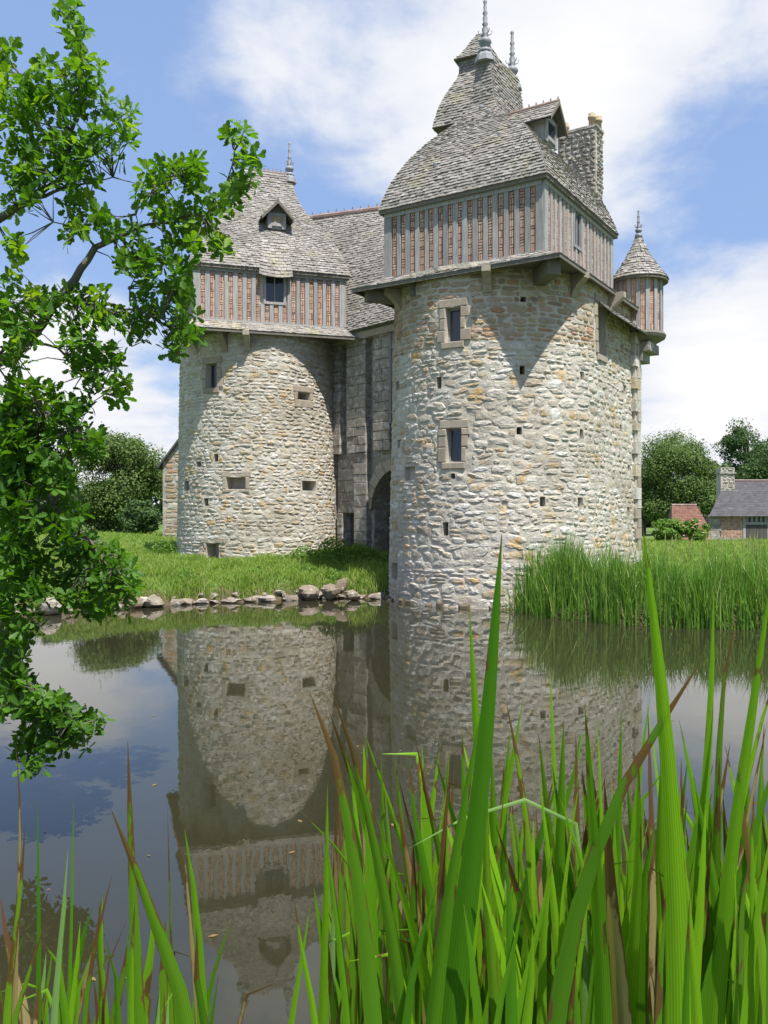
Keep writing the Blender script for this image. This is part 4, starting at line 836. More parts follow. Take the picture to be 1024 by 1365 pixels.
# ================================================================== VEGETATION
def leafquads(P, sz, nrs, asp=.6, seed=0, bend=.25):
    """many small leaf faces: positions (n,3), size (n,), normals (n,3) -> verts, faces"""
    r = np.random.default_rng(seed); n = len(P); a = r.normal(size=(n, 3)); t = np.cross(nrs, a); t /= np.linalg.norm(t, axis=1, keepdims=True) + 1e-9; b_ = np.cross(nrs, t)
    s = sz[:, None]; base = P - t * s * .5; tip = P + t * s * .5; l = P + b_ * s * asp * .5 - nrs * s * bend * .3; q = P - b_ * s * asp * .5 - nrs * s * bend * .3
    V = np.stack([base, q, tip, l], 1).reshape(-1, 3); return V
def quad_obj(name, V, rr, m, parent=None, kind=None, label=None):
    n = len(V) // 4; me = bpy.data.meshes.new(name); me.vertices.add(len(V)); me.vertices.foreach_set('co', V.astype(np.float32).ravel())
    me.loops.add(4 * n); me.loops.foreach_set('vertex_index', np.arange(4 * n, dtype=np.int32)); me.polygons.add(n); me.polygons.foreach_set('loop_start', np.arange(0, 4 * n, 4, dtype=np.int32))
    at = me.attributes.new('rnd', 'FLOAT', 'POINT'); at.data.foreach_set('value', np.repeat(rr, 4).astype(np.float32)); me.materials.append(m); me.update(); me.validate()
    return link(name, me, parent, kind, label)
def tree(name, label, cat, base, h, rad, trunk, n, leaf, m, seed, group=None, lobes=14, low=.15, gaps=.0, squash=1.0):
    r = np.random.default_rng(seed); T = thing(name, label, cat, Vector(base), group); tb = MB(); bs = Vector(base)
    top = bs + up * h * .8; tb.tube([bs - up * .2, bs + up * h * .25 + Vector((.1, 0, 0)), bs + up * h * .55, top], [trunk, trunk * .8, trunk * .5, trunk * .15], 8)
    C = []; lobes = int(lobes * 1.8)
    for k in range(lobes):
        a = r.uniform(0, 2 * math.pi); zz = r.uniform(low, .86); pr = math.sin(math.pi * min(1, max(.12, (zz - low * .5) / (1 - low * .5) * .9 + .08))) ** .7
        q = rad * pr * r.uniform(.35, .8); c = np.array([bs.x + math.cos(a) * q, bs.y + math.sin(a) * q, bs.z + zz * h]); rr = rad * r.uniform(.16, .46); C.append((c, rr))
        tb.tube([bs + up * h * min(zz * .7, .6), Vector(c.tolist()).lerp(bs + up * h * zz, .4), Vector(c.tolist())], [trunk * .35, trunk * .22, trunk * .05], 5)
    tb.build('trunk', m_bark, T); P = []; Nn = []; per = n // lobes
    for c, rr in C:
        d = r.normal(size=(per, 3)); d /= np.linalg.norm(d, axis=1, keepdims=True); rad_ = rr * (r.uniform(.25, 1, (per, 1)) ** .4) * (1 + .28 * np.sin(d[:, :1] * 5 + c[0]) * np.sin(d[:, 1:2] * 6) + .12 * r.normal(size=(per, 1)))
        P.append(c + d * rad_ * np.array([1, 1, .8 * squash])); nn = d + r.normal(size=(per, 3)) * .6 + np.array([0, 0, .4]); Nn.append(nn / np.linalg.norm(nn, axis=1, keepdims=True))
    P = np.concatenate(P); Nn = np.concatenate(Nn); keep = P[:, 2] > bs.z + .05; P, Nn = P[keep], Nn[keep]
    V = leafquads(P, leaf * r.uniform(.6, 1.3, len(P)), Nn, .65, seed); quad_obj('crown', V, r.random(len(P)), m, T); return T
def gz(x, y): return H(x, y)
def far(name, label, cat, pxx, Y, ytop, wpx, n, leaf, m, seed, group=None, **kw):
    x = hpx(pxx, Y); z0 = gz(x, Y); h = (CAMZ - (ytop - HY) / F * Y) - z0; tree(name, label, cat, (x, Y, z0), h, wpx / 2 / F * Y, kw.pop('trunk', .22), n, leaf, m, seed, group, **kw)
far('willow_bush', 'wide rounded green bush behind the lawn left of the tower', 'bush', 160, 64, 572, 138, 42000, .19, m_far, 1, lobes=26, low=.08, trunk=.2)
far('willow_bush', 'dark bush at the edge of the lawn seen through the oak branches', 'bush', 62, 70, 600, 120, 14000, .26, m_far2, 2, lobes=20, low=.08, trunk=.2)
far('willow_bush', 'low scrub beside the lawn in front of the rounded bush', 'bush', 185, 58, 665, 60, 6000, .2, m_far2, 3, lobes=12, low=.1, trunk=.1)
far('willow_bush', 'dense dark bush far to the left of the pond', 'bush', -60, 66, 585, 170, 10000, .28, m_far2, 4, lobes=18, low=.08)
GTR = 'trees behind the barn'
far('willow_tree', 'light green willow beside the stone tower behind the shed', 'tree', 905, 78, 582, 130, 42000, .2, m_far, 5, GTR, lobes=26, low=.08, trunk=.25)
far('poplar_tree', 'sparse feathery tree top rising above the light green willow', 'tree', 885, 92, 562, 100, 6500, .17, m_far, 6, GTR, lobes=20, low=.4, trunk=.18)
far('willow_tree', 'dark bushy tree close beside the stone tower wall', 'tree', 858, 82, 610, 70, 9000, .26, m_far2, 7, GTR, lobes=14, low=.06)
far('tall_tree', 'tall dark open-branched tree standing behind the barn roof', 'tree', 998, 96, 545, 84, 13000, .25, m_far2, 8, GTR, lobes=22, low=.42, trunk=.32)
far('tall_tree', 'dense dark tree low behind the barn roof', 'tree', 1030, 88, 590, 100, 20000, .24, m_far2, 9, GTR, lobes=18, low=.15, trunk=.3)
far('oak_sapling', 'small ragged tree between the willow and the barn chimney', 'tree', 952, 90, 594, 44, 3400, .28, m_far2, 10, GTR, lobes=12, low=.25, trunk=.15)
far('tall_tree', 'big dark tree beyond the right end of the barn', 'tree', 1130, 90, 560, 170, 12000, .34, m_far2, 12, GTR, lobes=22, low=.15, trunk=.3)
far('garden_shrub', 'rounded green shrub in front of the red tiled shed', 'shrub', 892, 57, 694, 46, 4200, .17, m_weed, 13, 'shrubs before the shed', lobes=9, low=.1, trunk=.04)
far('garden_shrub', 'flowering shrub with pink blossoms beside the barn corner', 'shrub', 927, 57, 692, 40, 3800, .17, m_weed, 14, 'shrubs before the shed', lobes=9, low=.1, trunk=.04)
sh_ = [o for o in COL.objects if o.name.startswith('garden_shrub')][-1]; r = np.random.default_rng(5); fx = MB()
for k in range(11): p = px(r.uniform(910, 944), r.uniform(693, 714), 56.2); fx.lathe(p, [(.0, -.05), (.08, 0), (.0, .06)], 5)
fx.build('blossoms', m_pink, sh_, kind='stuff')
# far hedge closing the view
r = np.random.default_rng(77); n = 60000; hx = r.uniform(-260, 260, n); hy = 150 + r.normal(0, 4, n) - np.abs(hx) * .1; hh = (6.5 + 2.2 * np.sin(hx * .12) + 1.5 * np.sin(hx * .31 + 1)); P = np.stack([hx, hy, hgt(hx, hy) + hh * r.random(n) ** .7], 1)
Nn = r.normal(size=(n, 3)) + np.array([0, -.8, .5]); Nn /= np.linalg.norm(Nn, axis=1, keepdims=True)
o_ = quad_obj('distant_woodland', leafquads(P, r.uniform(.8, 1.8, n), Nn, .7, 7), r.random(n), m_far2, kind='stuff')
o_['label'] = 'dark distant woodland closing the view behind the fields'; o_['category'] = 'woodland'

# blades: grass and reeds
def blades(name, X, Y, Z, hts, wid, lean, m, seed, kind='stuff', label=None, cat=None, seg=2, rr=None):
    r = np.random.default_rng(seed); n = len(X); ang = r.uniform(0, 2 * math.pi, n); la = r.uniform(0, 2 * math.pi, n); L = hts * lean * np.abs(r.normal(size=n))
    dx, dy = np.cos(ang) * wid / 2, np.sin(ang) * wid / 2; lx, ly = np.cos(la) * L, np.sin(la) * L; rows = []
    Q = []
    lev = [(0, 1.0, 0), (.55, .8, .3), (1.0, .06, 1.0)]
    pts = []
    for t_, w_, k_ in lev:
        cx, cy, cz = X + lx * k_, Y + ly * k_, Z + hts * (t_ - .12 * k_ * lean)
        pts.append((np.stack([cx - dx * w_, cy - dy * w_, cz], 1), np.stack([cx + dx * w_, cy + dy * w_, cz], 1)))
    for i in range(2): Q.append(np.stack([pts[i][0], pts[i][1], pts[i + 1][1], pts[i + 1][0]], 1))
    V = np.stack(Q, 1).reshape(-1, 3); rv = r.random(n) if rr is None else rr
    o = quad_obj(name, V, np.repeat(rv, 2), m, kind=kind)
    if label: o['label'] = label; o['category'] = cat
    return o
def scatter(n, x0, x1, y0, y1, seed, cond):
    r = np.random.default_rng(seed); X = r.uniform(x0, x1, n); Y = r.uniform(y0, y1, n); k = cond(X, Y); return X[k], Y[k]
inL = lambda X, Y: np.hypot(X - LC[0], Y - LC[1]) > 3.4
inR = lambda X, Y: np.hypot(X - 3.617, Y - 27.97) > 3.5
# bank in front of the left tower
X, Y = scatter(150000, -16, 1.6, 21, 40, 1, lambda X, Y: (pond_sd(X, Y) > .06) & inL(X, Y) & inR(X, Y) & ~((X + .752 * 0 > 2)))
r = np.random.default_rng(2); sd = pond_sd(X, Y); tall = .16 + .10 * np.exp(-((X + 1.2) ** 2 + (Y - 33) ** 2) / 6) * 3 + .10 * (np.sin(X * 1.9) * np.sin(Y * 1.3) > .3) + .16 * (sd < .8) * (np.sin(X * 3.1 + Y) > -.3)
blades('bank_grass', X, Y, hgt(X, Y) - .03, tall * r.uniform(.6, 1.4, len(X)), .03, .55, m_grass, 3, label='bright green grass covering the bank before the left tower', cat='grass')
# lawn beyond, right and left
X, Y = scatter(150000, -28, 32, 24, 62, 4, lambda X, Y: (pond_sd(X, Y) > .5) & inL(X, Y) & inR(X, Y) & (np.abs(X / Y) < .55) & ((Y > 37) | (X > 4)))
r = np.random.default_rng(5); blades('lawn_grass', X, Y, hgt(X, Y) - .02, r.uniform(.08, .24, len(X)) * (1 + .8 * (r.random(len(X)) < .05)), .04, .6, m_grass, 6, label='mown green lawn reaching back to the barn and bushes', cat='grass')
# reeds along the right bank, standing in the water's edge
X, Y = scatter(42000, 2.6, 16, 18.4, 25.4, 7, lambda X, Y: (pond_sd(X, Y) > -.35) & (pond_sd(X, Y) < 2.5) & inR(X, Y) & (X > 3.3 + .0 * Y) & (Y < 25.2))
r = np.random.default_rng(8); dens = .5 + .5 * np.sin(X * 2.3) * np.sin(Y * 2.9 + 1); k = r.random(len(X)) < (.25 + .75 * dens) * np.where(X < 4.0, .5, 1); X, Y = X[k], Y[k]; r = np.random.default_rng(9)
ht = (1.15 + .18 * np.sin(X * 1.9 + Y) + .16 * np.sin(X * 4.7 - Y * 2) + .28 * np.exp(-((X - 4.8) ** 2) / .8)) * r.uniform(.45, 1.18, len(X)) * np.where(pond_sd(X, Y) < 0, 1.05, 1)
blades('reeds', X, Y, np.minimum(hgt(X, Y), .35), ht + .1, r.uniform(.02, .04, len(X)), .22, m_reed, 10, label='dense belt of tall green reeds along the right bank', cat='reeds')
# seed heads over the lawn
sdh = MB(); r = np.random.default_rng(15)
for k in range(70):
    x = r.uniform(6.5, 16); y = r.uniform(23, 28); z = gz(x, y); h = r.uniform(.7, 1.15); b0 = Vector((x, y, z)); t0 = b0 + Vector((r.uniform(-.2, .2), r.uniform(-.1, .1), h)); sdh.tube([b0, b0.lerp(t0, .6), t0, t0 + (t0 - b0).normalized() * .16], [.006, .006, .018, .004], 4, .97)
o_ = sdh.build('seed_grass', m_grass, kind='stuff'); o_['label'] = 'tall pale grass stalks with seed heads behind the reeds'; o_['category'] = 'grass'
# leafy weeds at the foot of the gate and the left tower
r = np.random.default_rng(16); P = []
for (cx, cy, rad, hgt_, n) in ((-1.9, 32.2, 1.0, .95, 2600), (-.9, 31.8, .9, .75, 1900), (-3.0, 32.0, .7, .7, 1300), (-2.2, 31.0, .9, .5, 1200), (.2, 31.2, .6, .55, 700), (-8.9, 35, .8, .75, 900), (-4.2, 28.2, .4, .35, 300), (-6.2, 27, .4, .35, 300), (-1.7, 28.6, .4, .4, 350), (-2.6, 29.2, .5, .4, 350)):
    x = cx + r.normal(0, rad * .5, n); y = cy + r.normal(0, rad * .5, n); e = np.exp(-((x - cx) ** 2 + (y - cy) ** 2) / (rad * rad)); P.append(np.stack([x, y, hgt(x, y) + hgt_ * e * r.random(n)], 1))
P = np.concatenate(P); Nn = r.normal(size=(len(P), 3)) + np.array([0, 0, .8]); Nn /= np.linalg.norm(Nn, axis=1, keepdims=True)
o_ = quad_obj('weeds', leafquads(P, r.uniform(.06, .13, len(P)), Nn, .5, 17), r.random(len(P)), m_weed, kind='stuff'); o_['label'] = 'leafy weeds growing at the foot of the gateway'; o_['category'] = 'weeds'

# rocks along the water's edge
rg = random.Random(51)
def rock(x, y, z, sx_, sy_, sz_, label, i):
    V = []; n1, n2 = 14, 8; Fc = []; r = random.Random(i); PL = []
    for _ in range(9):
        d = Vector((r.gauss(0, 1), r.gauss(0, 1), r.gauss(0, 1))).normalized(); PL.append((d, r.uniform(.48, .9)))
    for j in range(n2 + 1):
        el = -math.pi / 2 + math.pi * j / n2
        for k in range(n1):
            a = 2 * math.pi * k / n1; d = Vector((math.cos(a) * math.cos(el), math.sin(a) * math.cos(el), math.sin(el)))
            q = min([1.25] + [h_ / d.dot(pn) for pn, h_ in PL if d.dot(pn) > .05]) * r.uniform(.97, 1.03)
            V.append(Vector((d.x * sx_, d.y * sy_, d.z * sz_)) * q)
    for j in range(n2):
        for k in range(n1): Fc.append((j * n1 + k, j * n1 + (k + 1) % n1, (j + 1) * n1 + (k + 1) % n1, (j + 1) * n1 + k))
    rot = Matrix.Rotation(r.uniform(0, 6.28), 3, 'Z') @ Matrix.Rotation(r.uniform(-.25, .25), 3, 'X'); mb = MB(); mb.add([rot @ v for v in V], Fc, 0.0)
    o = mb.build('bank_rock', m_rock); o.location = (x, y, z); return tag(o, label, 'rock', "rocks along the water's edge")
i = 0; edge = [Vector((*p, 0)) for p in POND[15:23]]
for a, b_ in zip(edge[:-1], edge[1:]):
    L_ = (b_ - a).length; n_ = int(L_ / .27); nn = Vector(((b_ - a).y, -(b_ - a).x, 0)).normalized()
    if pond_sd(np.array([a.x + nn.x]), np.array([a.y + nn.y]))[0] < 0: nn = -nn
    for k in range(n_):
        t_ = (k + rg.uniform(.1, .9)) / n_; p = a.lerp(b_, t_) + nn * rg.uniform(-.12, .1); s_ = rg.choice((.10, .13, .16, .2, .27)) * rg.uniform(.8, 1.2); i += 1
        rock(p.x, p.y, .04 + s_ * .12, s_ * rg.uniform(.9, 1.5), s_ * .8, s_ * rg.uniform(.4, .75), "pale angular rock lying along the bank's waterline below the grass", i)
        if rg.random() < .7:
            p = p + nn * rg.uniform(.12, .26); s_ = rg.uniform(.08, .17); i += 1; rock(p.x, p.y, .22, s_ * 1.3, s_, s_ * .7, "small stone half buried in the bank above the waterline rocks", i)
for (x, y, sx_, sz_, lab) in ((412, 791, .40, .30, 'big white-grey boulder at the water below the weeds'), (440, 786, .36, .26, 'brown angular boulder beside the big pale one on the bank'), (456, 779, .2, .24, 'upright pale stone perched highest on the bank near the gate'),
                              (205, 803, .42, .18, 'flat pale slab lying at the waterline'), (468, 792, .3, .2, 'rounded stone at the water just before the shaded bank'), (70, 805, .32, .28, 'pale boulder on the bank among oak leaves')):
    Yr = 27.2 if x > 380 else (25 if x > 150 else 23.2); p = px(x, y, Yr); i += 1; rock(p.x, p.y, p.z, sx_, .3, sz_, lab, i)

# ------------------------------------------------------------------ oak tree, its branches reaching in from the left bank
rg = random.Random(61); OB = Vector((-6.6, 7.6, 0)); OB.z = gz(OB.x, OB.y)
OK = thing('oak_tree', 'oak tree with lobed bright green leaves, branches hanging over the pond', 'tree', OB)
def opx(x, y, Y): return px(x, y, Y)
lim = MB(); tw = MB()
lim.tube([OB - up * .4, OB + up * .8, OB + Vector((.15, 0, 2.2)), OB + Vector((.1, .1, 4.2)), OB + Vector((.2, 0, 6.2)), OB + Vector((.3, -.1, 8.2))], [.36, .28, .25, .2, .13, .05], 12)
BR = [  # photo-space branch lines: (x, y, distance), base radius
    ([(-420, 470, 7.6), (-200, 400, 7.5), (-20, 300, 7.3), (40, 265, 7.2), (85, 235, 7.2), (130, 180, 7.2)], .06),
    ([(40, 265, 7.2), (100, 245, 7.1), (150, 235, 7.0)], .018), ([(85, 235, 7.2), (102, 150, 7.2), (110, 90, 7.2), (98, 10, 7.2)], .018),
    ([(-420, 640, 7.6), (-150, 560, 7.4), (20, 470, 7.2), (90, 385, 7.0), (125, 330, 7.0), (170, 307, 7.0), (215, 297, 7.0)], .065),
    ([(125, 330, 7.0), (108, 305, 6.9), (70, 295, 6.9)], .012), ([(170, 290, 7.0), (200, 262, 7.0), (240, 235, 6.9)], .012), ([(215, 297, 7.0), (270, 285, 6.9), (305, 245, 6.9), (312, 200, 6.9)], .014),
    ([(20, 470, 7.2), (80, 400, 7.1), (150, 405, 7.0), (215, 425, 6.9), (245, 450, 6.9)], .02), ([(172, 400, 7), (185, 350, 6.9)], .008),
    ([(-300, 700, 7.6), (-100, 560, 7.4), (20, 455, 7.2), (75, 462, 7.1), (110, 500, 7.0), (140, 525, 7.0)], .022),
    ([(-420, 760, 7.6), (-120, 700, 7.4), (0, 590, 7.2), (30, 640, 7.1), (90, 690, 7.0), (150, 760, 6.8)], .05),
    ([(-300, 900, 7.6), (-80, 840, 7.3), (0, 860, 7.1), (50, 920, 6.9), (110, 965, 6.8)], .04),
    ([(-300, 200, 7.6), (-100, 60, 7.4), (-20, 40, 7.3), (40, 120, 7.2)], .04), ([(-60, 640, 7.3), (20, 620, 7.1), (60, 560, 7.0), (100, 575, 6.9)], .02)]
pts_tw = []
for pl, r0 in BR:
    P_ = [opx(*q) for q in pl]
    if pl[0][0] < -250: P_[0] = Vector((OB.x + .15, OB.y, max(.9, P_[0].z)))
    Q = []
    for k in range(len(P_) - 1):
        for j in range(4): t_ = j / 4; q = P_[k].lerp(P_[k + 1], t_); Q.append(q + Vector((rg.uniform(-1, 1), rg.uniform(-1, 1), rg.uniform(-1, 1))) * .018)
    Q.append(P_[-1]); lim.tube(Q, [max(.005, r0 * (1 - .88 * k / (len(Q) - 1))) for k in range(len(Q))], 7); pts_tw += Q
lim.build('trunk', m_bark, OK, smooth=True)
# leaf shape: lobed oak outline, slightly cupped
OUT = [(0, 0), (.10, .10), (.16, .22), (.10, .30), (.24, .42), (.17, .52), (.30, .66), (.20, .74), (.20, .88), (.08, .93), (0, 1.0)]
def leafverts():
    V = [(x, y) for x, y in OUT] + [(-x, y) for x, y in OUT[1:-1]][::-1]; return V
LV = leafverts(); LN = len(LV)
MID = [(0, OUT[i][1]) for i in range(len(OUT))]
ov, of, oa = [], [], []
def add_leaf(p, d, n, L_, rv):
    d = d.normalized(); x = d.cross(n)
    if x.length < 1e-3: return
    x.normalize(); n = x.cross(d); o = len(ov); cup = rg.uniform(.05, .3); droop = rg.uniform(-.1, .35)
    nO = len(OUT)
    for sx_, y in OUT: ov.append(p + d * (y * L_) + n * (-droop * y * y * L_))
    for sd in (1, -1):
        for sx_, y in OUT[1:-1]: ov.append(p + x * (sd * sx_ * L_) + d * (y * L_) + n * ((cup * abs(sx_) - droop * y * y) * L_))
    m_ = nO - 2
    for sd in range(2):
        b0 = o + nO + sd * m_; of.append((o, o + 1, b0)); 
        for k in range(1, m_): of.append((o + k, o + k + 1, b0 + k, b0 + k - 1))
        of.append((o + m_, o + m_ + 1, b0 + m_ - 1))
    oa.extend([rv] * (nO + 2 * m_))
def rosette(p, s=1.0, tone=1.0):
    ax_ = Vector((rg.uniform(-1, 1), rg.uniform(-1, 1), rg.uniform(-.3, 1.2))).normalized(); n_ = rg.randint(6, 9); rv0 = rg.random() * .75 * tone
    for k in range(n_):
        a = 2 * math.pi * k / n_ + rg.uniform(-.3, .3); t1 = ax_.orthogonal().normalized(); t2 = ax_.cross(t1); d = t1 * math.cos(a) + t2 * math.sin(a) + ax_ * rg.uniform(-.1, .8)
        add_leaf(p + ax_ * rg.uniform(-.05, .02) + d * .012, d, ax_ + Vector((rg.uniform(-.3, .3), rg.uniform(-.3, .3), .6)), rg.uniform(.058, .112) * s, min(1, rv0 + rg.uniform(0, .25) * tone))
BL = [(95, 10, 22, 14, 6), (105, 50, 28, 25, 14), (110, 90, 25, 25, 12), (6, 75, 14, 22, 6), (60, 100, 35, 30, 18), (120, 130, 40, 30, 20), (165, 155, 22, 22, 9), (50, 150, 50, 40, 34), (140, 190, 38, 30, 20), (75, 205, 48, 30, 30), (20, 190, 30, 60, 26), (95, 235, 40, 22, 20), (15, 265, 25, 30, 12),
      (215, 230, 28, 18, 14), (245, 215, 22, 18, 12), (255, 240, 18, 25, 12), (200, 260, 25, 18, 12), (230, 285, 30, 20, 18), (315, 180, 14, 18, 8), (330, 210, 18, 14, 9), (320, 250, 20, 18, 11), (290, 270, 26, 18, 13), (290, 320, 16, 20, 9), (270, 300, 20, 16, 8),
      (135, 290, 28, 22, 12), (105, 275, 22, 16, 9), (95, 310, 20, 16, 7), (240, 330, 25, 25, 13), (195, 340, 30, 20, 14), (170, 310, 22, 14, 7), (215, 370, 35, 25, 18), (160, 350, 22, 20, 9), (245, 385, 18, 15, 7), (20, 325, 12, 18, 5), (25, 350, 9, 9, 2),
      (250, 430, 28, 24, 18), (235, 460, 16, 16, 7), (200, 415, 28, 16, 11), (185, 440, 18, 18, 8), (110, 405, 40, 28, 24), (60, 395, 30, 25, 16), (110, 440, 30, 22, 15), (150, 425, 20, 16, 8), (30, 425, 32, 35, 24), (10, 395, 15, 30, 10),
      (145, 480, 28, 22, 15), (110, 485, 25, 16, 10), (155, 515, 14, 20, 7), (95, 465, 18, 14, 6), (120, 510, 14, 14, 5), (20, 480, 25, 20, 13), (40, 530, 40, 25, 26), (95, 550, 30, 25, 18), (110, 590, 28, 22, 16), (45, 590, 48, 36, 46), (10, 560, 20, 50, 20), (70, 630, 40, 28, 26), (15, 650, 30, 30, 22), (40, 690, 38, 25, 20),
      (85, 690, 30, 22, 16), (100, 725, 30, 22, 17), (25, 735, 38, 40, 36), (140, 750, 30, 25, 18), (110, 780, 35, 20, 18), (160, 780, 22, 20, 11), (150, 810, 28, 12, 8), (40, 785, 25, 20, 12), (5, 800, 18, 25, 10), (10, 860, 22, 40, 18), (20, 920, 28, 28, 18), (60, 950, 38, 22, 22), (110, 965, 30, 18, 15), (55, 985, 30, 22, 15), (90, 990, 30, 15, 10), (45, 1020, 16, 12, 5), (10, 945, 16, 16, 6),
      (5, 120, 18, 30, 9), (40, 240, 25, 20, 10), (15, 720, 26, 40, 14), (30, 650, 34, 60, 22), (20, 560, 30, 60, 16), (150, 775, 34, 34, 16), (90, 750, 45, 30, 18), (120, 805, 40, 16, 10), (30, 830, 30, 30, 14), (15, 890, 24, 30, 12), (60, 930, 40, 26, 14), (105, 960, 36, 22, 12), (70, 975, 40, 26, 12), (40, 1005, 26, 22, 8), (15, 600, 30, 60, 20), (20, 760, 34, 50, 16)]
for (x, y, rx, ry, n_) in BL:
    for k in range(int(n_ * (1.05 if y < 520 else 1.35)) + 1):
        a = rg.uniform(0, 6.283); q = math.sqrt(rg.random()); Yd = 7.05 + rg.uniform(-.35, .35); p = opx(x + math.cos(a) * q * rx * .92, y + math.sin(a) * q * ry * .92, Yd); rosette(p, 1.0, 1.0 if y < 540 else .45)  # low branches: deeper mature green, with their shade painted into the leaf colour
        near = min(pts_tw, key=lambda t_: (t_ - p).length_squared)
        if (near - p).length < .4: m_ = near.lerp(p, .5) + Vector((0, 0, rg.uniform(-.03, .05))); tw.tube([near, m_, p], [.006, .004, .002], 4)
for k in range(420):      # the rest of the crown, out of the picture to the left
    a = rg.uniform(0, 6.283); q = math.sqrt(rg.random()) * 2.6; z = rg.uniform(2.2, 9.2); p = Vector((OB.x + math.cos(a) * q, OB.y + math.sin(a) * q, z))
    if p.x / p.y * F + 512 < -40: rosette(p, 1.3)
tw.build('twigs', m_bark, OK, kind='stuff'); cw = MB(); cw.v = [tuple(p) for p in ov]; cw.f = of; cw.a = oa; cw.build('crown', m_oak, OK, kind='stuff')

# ------------------------------------------------------------------ irises on the near bank
rg = random.Random(71)
def iris_leaf(pts, wpx, m, parent, roll=None, fold=.25):
    """pts: photo-space line base -> tip [(x, y, distance)]"""
    P = [px(*q) if not isinstance(q, Vector) else q for q in pts]; C_ = P
    for _ in range(3):          # corner cutting keeps the blade smooth
        D_ = [C_[0]]
        for a, b_ in zip(C_[:-1], C_[1:]): D_ += [a.lerp(b_, .25), a.lerp(b_, .75)]
        C_ = D_ + [C_[-1]]
    D = [0]
    for k in range(len(C_) - 1): D.append(D[-1] + (C_[k + 1] - C_[k]).length)
    n = 20; Q = []
    for k in range(n + 1):
        d = D[-1] * k / n; i_ = max(j for j in range(len(C_) - 1) if D[j] <= d + 1e-9); Q.append(C_[i_].lerp(C_[i_ + 1], min(1, (d - D[i_]) / max(1e-9, D[i_ + 1] - D[i_]))))
    Ym = P[len(P) // 2].y; W_ = wpx / F * Ym; rl = rg.uniform(-1.0, 1.0) if roll is None else roll; W_ /= max(.55, math.cos(rl)); V, Fc, T_, A_c = [], [], [], []
    for k in range(n + 1):
        t_ = k / n; tg = (Q[min(n, k + 1)] - Q[max(0, k - 1)]).normalized(); hb_ = min(1, max(0, (.8 - abs(tg.z)) / .45)); sdv = Vector((math.cos(rl), math.sin(rl), 0)) * (1 - hb_) + Vector((0, .35, -.9 if tg.x > 0 else .9)) * hb_; sdv = (sdv - tg * sdv.dot(tg)).normalized(); nn = sdv.cross(tg)
        w_ = W_ * (min(1, ((1 - t_) / .34) ** .66) if t_ > .6 else 1) * (1 if t_ > .25 else .8 + .8 * t_) * .5
        if k == n: w_ = W_ * .01
        for c, dp_ in ((-1, 0), (-.45, .5), (0, 1), (.45, .5), (1, 0)): V.append(Q[k] + sdv * (c * w_) + nn * (dp_ * fold * w_)); T_.append(t_); A_c.append(c)
    for k in range(n):
        for j in range(4): Fc.append((k * 5 + j, k * 5 + j + 1, (k + 1) * 5 + j + 1, (k + 1) * 5 + j))
    mb = MB(); mb.v = [tuple(v) for v in V]; mb.f = Fc; mb.t = {'t': T_, 'across': A_c}; return mb.build('leaf', m, parent, smooth=True)
def to_ground(x, y, Y, sl=0.0):      # continue a leaf from the lower picture edge down to the soil
    Yg = Y + .06; gx = (x - 512) / F * Y; g_ = gz(gx, Yg) - .03; drop = (CAMZ - (y - HY) / F * Y) - g_
    return Vector((gx + max(-.12, min(.12, sl * drop * .6)), Yg, g_))
